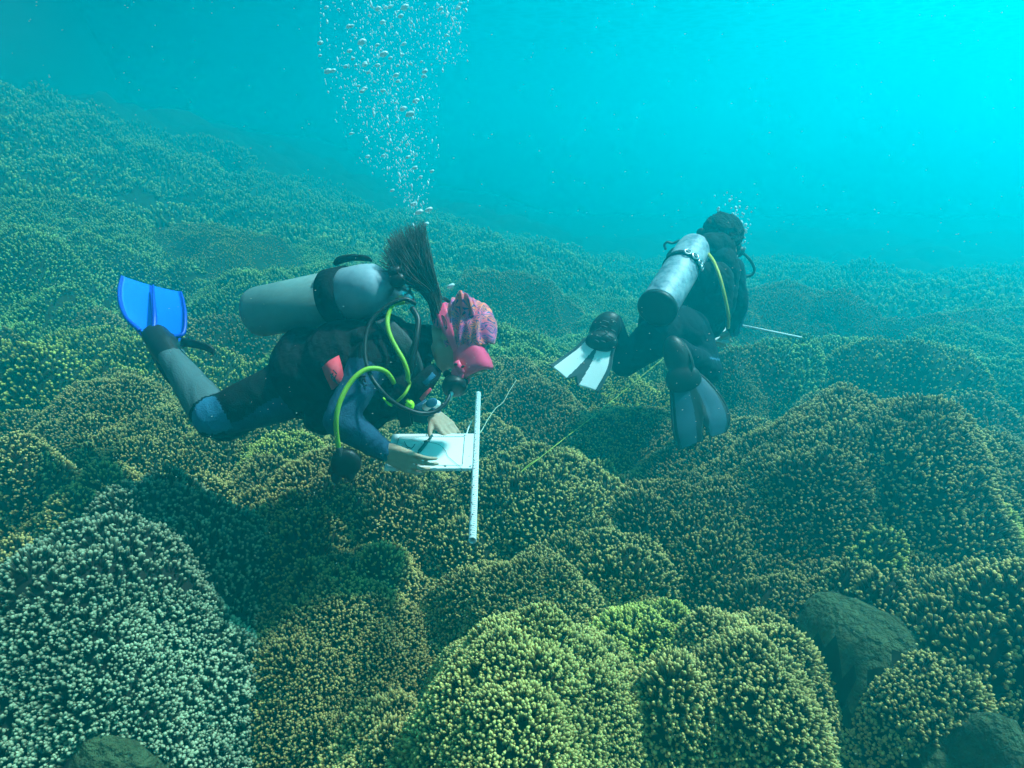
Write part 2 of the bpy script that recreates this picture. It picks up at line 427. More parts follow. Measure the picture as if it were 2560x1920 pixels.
def sheet(owners):
    Vs = []; Ts = []; n = 0
    for V, Q, o in ((V1, Q1, o1), (V2, Q2, o2)):
        q = Q[np.isin(o, owners)]
        if not len(q): continue
        u, inv = np.unique(q, return_inverse=True); q = inv.reshape(-1, 4)
        Vs.append(V[u]); Ts += [q[:, [0, 1, 2]] + n, q[:, [0, 2, 3]] + n]; n += len(u)
    if not Vs: return None
    return np.concatenate(Vs), np.concatenate(Ts)

def build_coral(name, owners, matl):
    Vs = []; Ts = []; K = []; Rn = []; n = 0
    s = sheet(owners)
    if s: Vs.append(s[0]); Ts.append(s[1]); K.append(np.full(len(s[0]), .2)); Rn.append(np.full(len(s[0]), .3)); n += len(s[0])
    for o in owners:
        for v, t, k, r in acc.get(o, []): Vs.append(v); Ts.append(t + n); K.append(k); Rn.append(r); n += len(v)
    if not Vs: return None
    V = np.concatenate(Vs); 
    me = np_mesh(name, V, np.concatenate(Ts), matl, attrs={'tip': np.concatenate(K), 'rnd': np.concatenate(Rn)})
    return link(name, me)
for i, m in enumerate(MOUNDS):
    if m[7] == 'rock':
        o = build_coral('rock', [i], MROCK)
        if o: tag(o, m[9], 'rock')
        continue
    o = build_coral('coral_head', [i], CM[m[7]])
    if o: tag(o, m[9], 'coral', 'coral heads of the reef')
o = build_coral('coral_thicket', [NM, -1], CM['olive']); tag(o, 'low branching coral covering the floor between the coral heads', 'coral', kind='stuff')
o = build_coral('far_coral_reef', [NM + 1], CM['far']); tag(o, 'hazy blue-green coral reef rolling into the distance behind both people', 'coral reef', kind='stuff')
# bedrock sheet far below everything, out to where nothing can be seen
gx = np.linspace(-31, 31, 121); X, Y = np.meshgrid(gx, np.linspace(-5, 35, 81))
Zb = ground(X.ravel(), Y.ravel()) - .5
Vb = np.stack([X.ravel(), Y.ravel(), Zb], 1); I = np.arange(X.size).reshape(X.shape)
Qb = np.stack([I[:-1, :-1], I[:-1, 1:], I[1:, 1:], I[1:, :-1]], -1).reshape(-1, 4)
tag(link('seabed', np_mesh('seabed', Vb, Qb, MSEA)), kind='structure')
print('coral tris', sum(len(t) for a in acc.values() for _, t, _, _ in a))
# ================================================================== modelling tools
def V3(a): return np.asarray(a, float)
def unit(a):
    a = V3(a); return a / np.linalg.norm(a)
def capsule(p0, r0, p1, r1, sides=20, cap=5):
    p0, p1 = V3(p0), V3(p1); ax = p1 - p0; L = np.linalg.norm(ax)
    if L < 1e-6: ax = np.array([0, 0, 1.]); L = 1e-6
    ax = ax / L; t = unit(np.cross(ax, [0.31, 0.57, 0.76])); b = np.cross(ax, t)
    prof = [(-r0 * math.cos(a), r0 * math.sin(a)) for a in np.linspace(0.12, math.pi / 2, cap)]
    prof += [(L + r1 * math.sin(a), r1 * math.cos(a)) for a in np.linspace(0, math.pi / 2 - .12, cap)]
    V = []; 
    for z, r in prof:
        for s in range(sides):
            a = 2 * math.pi * s / sides
            V.append(p0 + ax * z + (t * math.cos(a) + b * math.sin(a)) * r)
    Fc = []
    for j in range(len(prof) - 1):
        for s in range(sides):
            a = j * sides + s; c = j * sides + (s + 1) % sides
            Fc.append((a, c, c + sides, a + sides))
    n = len(V); V.append(p0 - ax * r0); V.append(p0 + ax * (L + r1))
    for s in range(sides):
        Fc.append((n, (s + 1) % sides, s)); m = (len(prof) - 1) * sides
        Fc.append((n + 1, m + s, m + (s + 1) % sides))
    return V, Fc
def ellipsoid(c, ax, nu=28, nv=16):
    """ax: three scaled axis vectors"""
    c = V3(c); A, Bx, Cx = [V3(a) for a in ax]; V = []; Fc = []
    for j in range(1, nv):
        ph = math.pi * j / nv
        for i in range(nu):
            th = 2 * math.pi * i / nu
            V.append(c + A * math.sin(ph) * math.cos(th) + Bx * math.sin(ph) * math.sin(th) + Cx * math.cos(ph))
    for j in range(nv - 2):
        for i in range(nu):
            a = j * nu + i; b = j * nu + (i + 1) % nu
            Fc.append((a, a + nu, b + nu, b))
    n = len(V); V += [c + Cx, c - Cx]
    for i in range(nu):
        Fc.append((n, i, (i + 1) % nu)); m = (nv - 2) * nu
        Fc.append((n + 1, m + (i + 1) % nu, m + i))
    return V, Fc
def py_mesh(name, parts, mats, mi=None, smooth=True, uv=None):
    V = []; Fc = []; n = 0; M = []
    for k, (v, f) in enumerate(parts):
        V += [tuple(map(float, q)) for q in v]; Fc += [tuple(int(i) + n for i in g) for g in f]; n += len(v)
        M += [mi[k] if mi is not None else 0] * len(f)
    me = bpy.data.meshes.new(name); me.from_pydata(V, [], Fc)
    for m in (mats if isinstance(mats, (list, tuple)) else [mats]): me.materials.append(m)
    me.polygons.foreach_set('material_index', M); me.polygons.foreach_set('use_smooth', [smooth] * len(Fc))
    me.update(); return me
def blob(name, parts, voxel, mats, iters=6, parent=None, colour=None, wrinkle=0.0):
    """one continuous skin grown over overlapping shapes"""
    me = py_mesh(name + '_tmp', parts, mats)
    o = bpy.data.objects.new(name + '_tmp', me); col.objects.link(o)
    r = o.modifiers.new('r', 'REMESH'); r.mode = 'VOXEL'; r.voxel_size = voxel; r.use_smooth_shade = True
    s = o.modifiers.new('s', 'SMOOTH'); s.factor = .5; s.iterations = iters
    dg = bpy.context.evaluated_depsgraph_get(); dg.update()
    m2 = bpy.data.meshes.new_from_object(o.evaluated_get(dg)); m2.name = name
    bpy.data.objects.remove(o); bpy.data.meshes.remove(me)
    m2.materials.clear()
    if wrinkle:
        nv_ = len(m2.vertices); co = np.empty(nv_ * 3, np.float32); m2.vertices.foreach_get('co', co); co = co.reshape(-1, 3).astype(float)
        no_ = np.empty(nv_ * 3, np.float32); m2.vertex_normals.foreach_get('vector', no_); no_ = no_.reshape(-1, 3)
        a, b = co[:, 0] * 22 + co[:, 2] * 17, co[:, 1] * 22 - co[:, 2] * 30
        w = 1 - 2 * np.abs(fbm(a, b, 55, 3)) ; w2 = fbm(co[:, 0] * 7 + co[:, 2] * 5, co[:, 1] * 7 - co[:, 2] * 6, 57, 2)
        co = co + no_ * (wrinkle * (w * .5 + w2))[:, None]
        m2.vertices.foreach_set('co', co.astype(np.float32).ravel()); m2.update()
    for m in (mats if isinstance(mats, (list, tuple)) else [mats]): m2.materials.append(m)
    n = len(m2.polygons); m2.polygons.foreach_set('use_smooth', [True] * n)
    if colour is not None:
        c = np.empty(n * 3, np.float32); m2.polygons.foreach_get('center', c)
        m2.polygons.foreach_set('material_index', np.asarray(colour(c.reshape(-1, 3)), np.int32))
    return link(name, m2, parent)
def spline(pts, per=8):
    pts = [V3(p) for p in pts]; out = []
    Q = [2 * pts[0] - pts[1]] + pts + [2 * pts[-1] - pts[-2]]
    for i in range(1, len(Q) - 2):
        for k in range(per):
            t = k / per; a, b, c, d = Q[i - 1], Q[i], Q[i + 1], Q[i + 2]
            out.append(.5 * (2 * b + (c - a) * t + (2 * a - 5 * b + 4 * c - d) * t * t + (3 * b - a - 3 * c + d) * t ** 3))
    out.append(pts[-1]); return np.array(out)
def sweep(path, rad, sides=10, cap=True):
    path = np.asarray(path, float); n = len(path)
    rad = np.full(n, rad) if np.isscalar(rad) else np.interp(np.linspace(0, 1, n), np.linspace(0, 1, len(rad)), rad)
    T = np.gradient(path, axis=0); T /= np.linalg.norm(T, axis=1)[:, None] + 1e-9
    t = unit(np.cross(T[0], [.3, .5, .81])); V = []; Fc = []
    for i in range(n):
        t = unit(t - T[i] * (t @ T[i])); b = np.cross(T[i], t)
        for s in range(sides):
            a = 2 * math.pi * s / sides
            V.append(path[i] + (t * math.cos(a) + b * math.sin(a)) * rad[i])
    for i in range(n - 1):
        for s in range(sides):
            a = i * sides + s; c = i * sides + (s + 1) % sides
            Fc.append((a, c, c + sides, a + sides))
    if cap: Fc.append(tuple(range(sides))[::-1]); Fc.append(tuple(range((n - 1) * sides, n * sides)))
    return V, Fc
def lathe(p, ax, prof, sides=40):
    """prof: (distance along ax, radius)"""
    p = V3(p); ax = unit(ax); t = unit(np.cross(ax, [.31, .57, .76])); b = np.cross(ax, t); V = []; Fc = []
    for z, r in prof:
        for s in range(sides):
            a = 2 * math.pi * s / sides; V.append(p + ax * z + (t * math.cos(a) + b * math.sin(a)) * r)
    for j in range(len(prof) - 1):
        for s in range(sides):
            a = j * sides + s; c = j * sides + (s + 1) % sides; Fc.append((a, c, c + sides, a + sides))
    Fc.append(tuple(range(sides))[::-1]); Fc.append(tuple(range((len(prof) - 1) * sides, len(prof) * sides)))
    return V, Fc
def obox(c, ax):
    """box by centre and three half-axis vectors"""
    c = V3(c); a, b, d = [V3(q) for q in ax]
    V = [c + a * i + b * j + d * k for i in (-1, 1) for j in (-1, 1) for k in (-1, 1)]
    return V, [(0, 1, 3, 2), (4, 6, 7, 5), (0, 4, 5, 1), (2, 3, 7, 6), (0, 2, 6, 4), (1, 5, 7, 3)]
def sheetgrid(G, th, nrm=None):
    """closed thin sheet from a grid of points G[i][j]"""
    G = np.asarray(G, float); ni, nj = G.shape[:2]
    du = np.gradient(G, axis=0); dv = np.gradient(G, axis=1); N = np.cross(du, dv)
    N /= np.linalg.norm(N, axis=2)[..., None] + 1e-9
    A = G + N * th / 2; Bq = G - N * th / 2
    V = list(A.reshape(-1, 3)) + list(Bq.reshape(-1, 3)); n = ni * nj; Fc = []
    ix = lambda i, j: i * nj + j
    for i in range(ni - 1):
        for j in range(nj - 1):
            a, b, c, d = ix(i, j), ix(i + 1, j), ix(i + 1, j + 1), ix(i, j + 1)
            Fc.append((a, b, c, d)); Fc.append((a + n, d + n, c + n, b + n))
    ring = [ix(i, 0) for i in range(ni)] + [ix(ni - 1, j) for j in range(1, nj)] + [ix(i, nj - 1) for i in range(ni - 2, -1, -1)] + [ix(0, j) for j in range(nj - 2, 0, -1)]
    for k in range(len(ring)):
        a, b = ring[k], ring[(k + 1) % len(ring)]; Fc.append((b, a, a + n, b + n))
    return V, Fc
def part(name, parts, m, parent, smooth=True, label=None, mi=None):
    o = link(name, py_mesh(name, parts, m, mi, smooth), parent)
    if label: o['label'] = label
    return o
def ribbon(path, side, widths, th):
    path = np.asarray(path, float); side = np.asarray(side, float)
    n = len(path); w = np.interp(np.linspace(0, 1, n), np.linspace(0, 1, len(widths)), widths)
    if side.ndim == 1: side = np.tile(unit(side), (n, 1))
    G = np.stack([path + side * w[:, None] * s for s in (-.5, -.25, 0, .25, .5)], 1)
    return sheetgrid(G, th)

# ------------------------------------------------------------------ materials of people and gear
M_SKIN = simple('skin', (.46, .30, .20), .6, noise=.12, nscale=30, bump=.15, bscale=90)
M_BLACK = simple('black_neoprene', (.007, .009, .012), .9, spec=.12, noise=.3, nscale=18, bump=.35, bscale=220)
M_BLUE = simple('blue_neoprene', (.012, .060, .12), .75, noise=.22, nscale=14, bump=.35, bscale=220)
M_LBLUE = simple('light_blue_neoprene', (.03, .15, .26), .7, noise=.15, nscale=14, bump=.3, bscale=220)
M_GREYTEAL = simple('grey_neoprene', (.085, .135, .145), .75, noise=.2, nscale=14, bump=.35, bscale=220)
M_VEST = simple('black_nylon', (.006, .007, .010), .85, spec=.12, noise=.4, nscale=12, bump=.5, bscale=60)
M_STRAP = simple('grey_webbing', (.05, .065, .07), .7, noise=.3, nscale=40, bump=.5, bscale=300)
M_RUB = simple('black_rubber', (.010, .011, .013), .45, noise=.25, nscale=25)
M_HOSE = simple('black_hose', (.012, .013, .015), .4)
M_YHOSE = simple('yellow_green_hose', (.26, .46, .025), .45, noise=.12, nscale=60)
M_YEL2 = simple('mustard_yellow_hose', (.55, .52, .04), .5, noise=.15, nscale=60)
M_LIME = simple('lime_plastic', (.45, .9, .02), .35)
M_PINK = simple('pink_silicone', (1.0, .06, .17), .38, noise=.04, nscale=30)
M_PINKFAB = simple('pink_nylon', (.75, .05, .08), .7, noise=.2, nscale=30, bump=.3)
M_MARK = simple('dark_print', (.01, .01, .02), .7)
M_WHITE = simple('white_plastic', (.80, .82, .80), .45, noise=.03, nscale=10)
M_PAPER = simple('white_plastic_paper', (.86, .86, .82), .7)
M_CHROME = simple('brushed_metal', (.55, .58, .58), .3, metal=.9)
M_LENS = simple('dark_glass', (.02, .03, .04), .05, spec=.8)
M_HAIR = simple('dark_brown_hair', (.028, .014, .009), .45, noise=.5, nscale=40, spec=.4)
M_HAIR2 = simple('matte_dark_hair', (.012, .010, .010), .9, noise=.4, nscale=60, bump=1.0, bscale=90, spec=.1)
M_FINBLUE = simple('bright_blue_blade', (.01, .17, .80), .4, noise=.04, nscale=12)
M_FINDEEP = simple('deep_blue_rim', (.005, .05, .45), .4)
M_FINWHITE = simple('white_blade', (.88, .90, .88), .4, noise=.03, nscale=14)
M_FINGREY = simple('grey_rubber_rail', (.05, .07, .08), .5, noise=.25, nscale=14)
M_FINDARK = simple('navy_blade', (.03, .085, .13), .4, noise=.35, nscale=10)
M_LINE = simple('pale_line', (.55, .62, .45), .7)
M_YLINE = simple('yellow_line', (.55, .62, .08), .7)

def tank_mat(name, a, b_, scl):
    m, n, b = mat(name); b.inputs['Roughness'].default_value = .55; b.inputs['Metallic'].default_value = .1
    tc = n.nodes.new('ShaderNodeTexCoord')
    no = n.nodes.new('ShaderNodeTexNoise'); no.inputs['Scale'].default_value = scl; no.inputs['Detail'].default_value = 8; no.inputs['Roughness'].default_value = .7
    n.links.new(tc.outputs['Object'], no.inputs['Vector'])
    cr = n.nodes.new('ShaderNodeValToRGB'); e = cr.color_ramp.elements
    e[0].position = .35; e[0].color = (*a, 1); e[1].position = .62; e[1].color = (*b_, 1)
    n.links.new(no.outputs['Fac'], cr.inputs[0]); n.links.new(cr.outputs[0], b.inputs['Base Color'])
    v = n.nodes.new('ShaderNodeTexVoronoi'); v.inputs['Scale'].default_value = 55; n.links.new(tc.outputs['Object'], v.inputs['Vector'])
    bp = n.nodes.new('ShaderNodeBump'); bp.inputs['Strength'].default_value = .12; n.links.new(v.outputs['Distance'], bp.inputs['Height']); n.links.new(bp.outputs[0], b.inputs['Normal'])
    return m
M_TANK = tank_mat('worn_grey_green_paint', (.13, .21, .20), (.20, .30, .28), 7)
M_TANKB = tank_mat('worn_blue_grey_paint', (.15, .24, .30), (.28, .38, .42), 9)
M_TANK2 = tank_mat('scuffed_silver_blue', (.06, .13, .19), (.36, .46, .50), 17)

def scarf_mat():
    m, n, b = mat('patterned_pink_fabric'); b.inputs['Roughness'].default_value = .6; b.inputs['Sheen Weight'].default_value = .3
    N = lambda t, **k: [setattr(x, a, c) for x in [n.nodes.new(t)] for a, c in k.items()] and n.nodes[-1] or n.nodes[-1]
    L = n.links.new
    uv = n.nodes.new('ShaderNodeUVMap'); vo = n.nodes.new('ShaderNodeTexVoronoi'); vo.voronoi_dimensions = '2D'; vo.inputs['Scale'].default_value = 15; vo.inputs['Randomness'].default_value = .8
    L(uv.outputs[0], vo.inputs['Vector'])
    sub = n.nodes.new('ShaderNodeVectorMath'); sub.operation = 'SUBTRACT'; L(uv.outputs[0], sub.inputs[0]); L(vo.outputs['Position'], sub.inputs[1])
    sp = n.nodes.new('ShaderNodeSeparateXYZ'); L(sub.outputs[0], sp.inputs[0])
    at = n.nodes.new('ShaderNodeMath'); at.operation = 'ARCTAN2'; L(sp.outputs[0], at.inputs[0]); L(sp.outputs[1], at.inputs[1])
    mu = n.nodes.new('ShaderNodeMath'); mu.operation = 'MULTIPLY'; mu.inputs[1].default_value = 7; L(at.outputs[0], mu.inputs[0])
    cs = n.nodes.new('ShaderNodeMath'); cs.operation = 'COSINE'; L(mu.outputs[0], cs.inputs[0])
    g1 = n.nodes.new('ShaderNodeMath'); g1.operation = 'GREATER_THAN'; g1.inputs[1].default_value = .45; L(cs.outputs[0], g1.inputs[0])
    g2 = n.nodes.new('ShaderNodeMath'); g2.operation = 'LESS_THAN'; g2.inputs[1].default_value = .62; L(vo.outputs['Distance'], g2.inputs[0])
    st = n.nodes.new('ShaderNodeMath'); st.operation = 'MULTIPLY'; L(g1.outputs[0], st.inputs[0]); L(g2.outputs[0], st.inputs[1])
    no = n.nodes.new('ShaderNodeTexNoise'); no.inputs['Scale'].default_value = 9; no.inputs['Detail'].default_value = 3; L(uv.outputs[0], no.inputs['Vector'])
    cr = n.nodes.new('ShaderNodeValToRGB'); e = cr.color_ramp.elements
    e[0].position = .36; e[0].color = (.46, .05, .30, 1); e[1].position = .60; e[1].color = (1.0, .17, .07, 1); k = e.new(.48); k.color = (1.0, .09, .20, 1)
    L(no.outputs['Fac'], cr.inputs[0])
    mx = n.nodes.new('ShaderNodeMix'); mx.data_type = 'RGBA'; L(st.outputs[0], mx.inputs[0]); L(cr.outputs[0], mx.inputs[6]); mx.inputs[7].default_value = (.05, .025, .16, 1)
    L(mx.outputs[2], b.inputs['Base Color']); return m
M_SCARF = scarf_mat()

# ------------------------------------------------------------------ people
def hand_parts(w, pd, back, curl, spread=.0, thumb=None, sc=1.0, side=1):
    """w wrist, pd palm direction, back = back-of-hand normal; side=+1: thumb on cross(pd, back)"""
    w = V3(w); pd = unit(pd); back = unit(V3(back) - pd * (V3(back) @ pd)); lat = np.cross(pd, back) * side
    A = []; k = w + pd * .088 * sc
    for s in (-.030, -.010, .011, .030):
        A.append(capsule(w + pd * .018 * sc + lat * s * .62 * sc, .0175 * sc, k + lat * s * sc, .0125 * sc))
    A.append(ellipsoid(w + pd * .04 * sc - back * .006 * sc + lat * .014 * sc, (pd * .038 * sc, lat * .022 * sc, back * .017 * sc)))
    A.append(capsule(w - pd * .02, .025 * sc, w + pd * .02 * sc, .023 * sc))
    fl = ((.032, (.040, .024, .021)), (.0115, (.045, .028, .022)), (-.0105, (.042, .026, .021)), (-.031, (.033, .019, .018)))
    for q, (s, ls) in enumerate(fl):
        p = k + lat * s * sc; a = 0; r = .0088 - .0006 * (q == 3)
        c3 = curl[q] if isinstance(curl[q], (tuple, list)) else (curl[q] * .8, curl[q], curl[q] * .6)
        for j, l in enumerate(ls):
            a += c3[j]; d = pd * math.cos(a) - back * math.sin(a) + lat * spread * (1.5 - q)
            e = p + unit(d) * l * sc; A.append(capsule(p, (r - .0007 * j) * sc, e, (r - .0009 - .0007 * j) * sc, 12, 4)); p = e
    th = thumb or (lat * .75 + pd * .65 - back * .1)
    b0 = w + pd * .028 * sc + lat * .018 * sc; t0 = unit(th); t1 = unit(t0 + pd * .35); t2 = unit(t1 + pd * .25)
    for l, r0, r1, d in ((.042, .0145, .0115, t0), (.032, .0112, .0098, t1), (.026, .0098, .0078, t2)):
        A.append(capsule(b0, r0 * sc, b0 + d * l * sc, r1 * sc, 12, 4)); b0 = b0 + d * l * sc
    return A
def head_parts(C, Rv, Fv, Uv, nb):
    L = lambda r, f, u: C + Rv * r + Fv * f + Uv * u
    A = [ellipsoid(L(0, -.012, .028), (Rv * .074, Fv * .094, Uv * .088)),
         ellipsoid(L(0, .030, -.035), (Rv * .062, Fv * .062, Uv * .080)),
         capsule(L(-.045, .01, -.075), .02, L(0, .072, -.100), .021), capsule(L(.045, .01, -.075), .02, L(0, .072, -.100), .021),
         capsule(L(0, .088, .0), .011, L(0, .103, -.036), .014), ellipsoid(L(0, .086, -.066), (Rv * .024, Fv * .012, Uv * .010)),
         ellipsoid(L(-.040, .072, -.03), (Rv * .024, Fv * .02, Uv * .022)), ellipsoid(L(.040, .072, -.03), (Rv * .024, Fv * .02, Uv * .022)),
         ellipsoid(L(-.076, -.012, -.022), (Rv * .010, Fv * .018, Uv * .031)), ellipsoid(L(.076, -.012, -.022), (Rv * .010, Fv * .018, Uv * .031)),
         capsule(nb, .062, L(0, -.018, -.065), .054)]
    return A
def limb(*pr): return [capsule(pr[i][0], pr[i][1], pr[i + 1][0], pr[i + 1][1], 24, 6) for i in range(len(pr) - 1)]
def body_limbs(j, g=0.0):
    """j joints; g extra thickness for the suit"""
    sp = unit(j['neck'] - j['pelvis']); lat = unit(j['shR'] - j['shL']); dv = np.cross(sp, lat)
    A = [ellipsoid(j['pelvis'], (sp * (.13 + g), lat * (.165 + g), dv * (.115 + g))),
         ellipsoid(j['waist'], (sp * (.16 + g), lat * (.140 + g), dv * (.100 + g))),
         ellipsoid(j['chest'], (sp * (.19 + g), lat * (.165 + g), dv * (.120 + g))),
         capsule(j['shR'], .062 + g, j['shL'], .062 + g), capsule(j['chest'], .10, j['neck'], .065)]
    mid = lambda a, b, t: a * (1 - t) + b * t
    for s in 'RL':
        A += limb((j['sh' + s], .060 + g), (mid(j['sh' + s], j['el' + s], .45), .052 + g), (j['el' + s], .042 + g),
                  (mid(j['el' + s], j['wr' + s], .3), .043 + g), (j['wr' + s], .027 + g))
        A += limb((mid(j['pelvis'], j['hip' + s], .8), .095 + g), (mid(j['hip' + s], j['kn' + s], .35), .084 + g), (j['kn' + s], .058 + g))
        k, a = j['kn' + s], j['an' + s]
        A += limb((k, .056 + g), (mid(k, a, .32), .057 + g), (mid(k, a, .75), .040 + g), (a, .036 + g))
        A += limb((a, .036 + g), (mid(a, j['to' + s], .5), .037 + g), (j['to' + s], .030 + g))
    return A

# ================================================================== near person
z1 = lambda x, y, d: P(240 + x * .3919, 500 + y * .3919, d)
J = dict(pelvis=P(762, 955, 2.20), waist=P(845, 925, 2.17), chest=P(925, 905, 2.13), neck=P(1040, 862, 2.10),
         shR=P(928, 905, 1.99), elR=P(848, 1050, 1.90), wrR=P(962, 1128, 2.00),
         shL=P(985, 895, 2.28), elL=P(1010, 1010, 2.42), wrL=P(1080, 1035, 2.33),
         hipR=P(745, 965, 2.12), knR=P(535, 1045, 2.10), anR=P(428, 893, 2.30), toR=P(392, 838, 2.38),
         hipL=P(735, 955, 2.30), knL=P(560, 1058, 2.32), anL=P(424, 915, 2.50), toL=P(395, 860, 2.60))
HC = P(1150, 840, 2.08); HU = unit(cv(.90, .42, -.08)); HF = unit(cv(.42, -.90, .0)); HR = unit(np.cross(HF, HU)); HF = np.cross(HU, HR)
hr = hand_parts(J['wrR'], P(1045, 1166, 1.975) - J['wrR'], cv(-.1, -.35, -1), [(.1, .35, .3), (.2, .4, .35), (.3, .5, .4), (.35, .5, .4)], .04,
                thumb=list(unit(P(1072, 1160, 2.02) - P(985, 1140, 1.99))), sc=1.02, side=-1 if np.cross(P(1045, 1166, 1.975) - J['wrR'], cv(-.1, -.35, -1)) @ cv(0, 1, 0) < 0 else 1)
pdl = P(1142, 1092, 2.25) - J['wrL']; bkl = cv(.2, .75, -.6)
hl = hand_parts(J['wrL'], pdl, bkl, [.12, .15, .22, .28], .03, sc=.98, side=1 if np.cross(pdl, bkl) @ cv(-1, -.3, 0) > 0 else -1)
pb = body_limbs(J) + head_parts(HC, HR, HF, HU, J['neck']) + hr + hl
person = blob('person', pb, .0052, M_SKIN, 4)
tag(person, 'person in pink headscarf and mask lying flat in the water, holding a white slate', 'person')
HL0 = lambda r, f, u: HC + HR * r + HF * f + HU * u
def suit_colour(c):
    """0 black, 1 blue, 2 light blue, 3 grey teal"""
    out = np.zeros(len(c), np.int32)
    def seg(a, b):
        ab = b - a; t = ((c - a) @ ab) / (ab @ ab); d = np.linalg.norm(c - (a + np.clip(t, 0, 1)[:, None] * ab), axis=1); return t, d
    for s in 'RL':
        t, d = seg(J['sh' + s], J['el' + s]); k = (d < .085) & (t > .12) & (t < 1.3); out[k] = 1
        t, d = seg(J['el' + s], J['wr' + s]); k = (d < .075) & (t > -.3); out[k] = 1
        if s == 'R':
            t, d = seg(J['knR'], J['anR']); k = (d < .085) & (t > .10) & (t < 1.02); out[k] = 3
            t, d = seg(J['hipR'], J['knR']); side = (c - (J['hipR'] + np.clip(t, 0, 1)[:, None] * (J['knR'] - J['hipR']))) @ cv(.2, 1, -.1)
            k = (d < .10) & (t > .12) & (t < .9) & (side < -.018 + .012 * np.sin(t * 7)); out[k] = 1
            k = (np.linalg.norm(c - (J['knR'] + cv(.02, .0, -.02)), axis=1) < .078) & (side > -.045); out[k] = 2
    return out
suit_parts = body_limbs(J, .009) + [capsule(J['neck'] - cv(.03, 0, 0), .074, HL0(0, -.03, -.115), .063)]
suit = blob('wetsuit', suit_parts, .0075, [M_BLACK, M_BLUE, M_LBLUE, M_GREYTEAL], 8, person, suit_colour, wrinkle=.007)
suit['label'] = 'black wetsuit with blue sleeves and grey lower legs'

# --- jacket (buoyancy vest)
jk = [ellipsoid(P(790, 935, 2.18), (cv(.16, .03, 0), cv(0, .15, 0), cv(0, 0, .19))),
      ellipsoid(P(870, 915, 2.15), (cv(.18, .04, 0), cv(-.02, .17, 0), cv(0, 0, .20))),
      ellipsoid(P(955, 905, 2.14), (cv(.12, .04, 0), cv(-.02, .16, 0), cv(0, 0, .18))),
      ellipsoid(P(745, 905, 2.20), (cv(.09, .05, 0), cv(0, .12, 0), cv(0, 0, .15))),
      ellipsoid(P(850, 1030, 2.14), (cv(.12, .02, 0), cv(0, .075, 0), cv(0, 0, .14))),
      ellipsoid(P(960, 1000, 2.10), (cv(.085, .05, 0), cv(-.03, .07, 0), cv(0, 0, .11))),
      ellipsoid(P(1000, 960, 2.12), (cv(.06, .04, 0), cv(-.03, .08, 0), cv(0, 0, .12))), ellipsoid(P(1030, 915, 2.14), (cv(.06, .02, 0), cv(-.02, .085, 0), cv(0, 0, .12))),
      capsule(P(905, 850, 2.02), .05, P(1010, 850, 2.02), .04)]
vest = blob('dive_vest', jk, .009, M_VEST, 7, person, wrinkle=.012)
part('hip_ring', [sweep(spline([P(752, 1030, 2.07), P(760, 1046, 2.05), P(776, 1050, 2.05), P(788, 1042, 2.06)]), .004)], M_RUB, vest)
pk = part('pocket', [sheetgrid([[P(845, 890, 1.935), P(853, 918, 1.925), P(858, 945, 1.92)],
                                 [P(824, 902, 1.905), P(838, 935, 1.90), P(846, 962, 1.905)],
                                 [P(808, 918, 1.92), P(818, 945, 1.915), P(832, 974, 1.915)]], .012)], M_PINKFAB, vest, label='pink side pocket with dark lettering')
sc_ = [[(826, 935), (838, 948), (843, 958)], [(832, 932), (829, 945), (838, 955)], [(840, 938), (836, 950), (847, 962)], [(833, 925), (842, 935)]]
part('pocket_print', [sweep(spline([P(x, y, 1.888) for x, y in l]), .0022, 6) for l in sc_], M_MARK, pk)
part('shoulder_strap', [ribbon(spline([P(955, 800, 2.0), P(1005, 850, 1.965), P(1035, 905, 1.98), P(1040, 950, 2.0), P(1015, 985, 2.02)]), cv(.9, .35, .1), [.05, .05, .045], .008)], M_STRAP, vest)
part('chest_strap', [ribbon(spline([P(1018, 1000, 2.0), P(1045, 975, 1.98), P(1075, 940, 1.99), P(1092, 920, 2.02)]), cv(.72, -.68, .1), [.055, .075, .060, .04], .014)], M_VEST, vest)
part('strap_clip', [ribbon(spline([P(1060, 960, 1.955), P(1072, 950, 1.95), P(1085, 935, 1.955)]), cv(.7, -.7, 0), [.018, .014, .018], .004)], M_LBLUE, vest)
part('red_tab', [ribbon(spline([P(1052, 1000, 1.965), P(1064, 985, 1.96), P(1078, 972, 1.965)]), cv(.7, -.7, 0), [.012, .012, .010], .004)], M_PINKFAB, vest)
part('loose_strap', [ribbon(spline([P(975, 1040, 2.05), P(955, 1055, 2.04), P(935, 1075, 2.03), P(928, 1088, 2.03)]), cv(.8, .2, .1), [.05, .04, .032], .012)], M_VEST, vest)
bk = part('buckle', [obox(P(1012, 1045, 2.05), (cv(.018, .004, 0), cv(-.006, .030, 0), cv(0, 0, .008)))], M_RUB, vest, smooth=False)
part('strap_end', [ribbon(spline([P(1005, 1010, 2.06), P(1012, 1040, 2.06), P(1022, 1062, 2.06)]), cv(1, .2, 0), [.05, .055, .03], .01)], M_VEST, vest)

# --- sleeve badge
bd = part('sleeve_badge', [sheetgrid([[P(885, 975, 1.915), P(890, 948, 1.912)], [P(900, 972, 1.905), P(908, 938, 1.905)], [P(930, 958, 1.925), P(920, 940, 1.92)]], .003)], simple('badge_grey', (.05, .16, .19), .7), suit)
part('badge_print', [sweep(spline([P(x, y, 1.899) for x, y in l]), r, 6) for l, r in (
    ([(892, 966), (893, 950), (902, 942), (914, 940)], .0035), ([(896, 962), (900, 948), (908, 958)], .003), ([(903, 962), (909, 945), (914, 956)], .0032),
    ([(895, 970), (905, 967), (918, 962)], .0025))], M_MARK, bd)

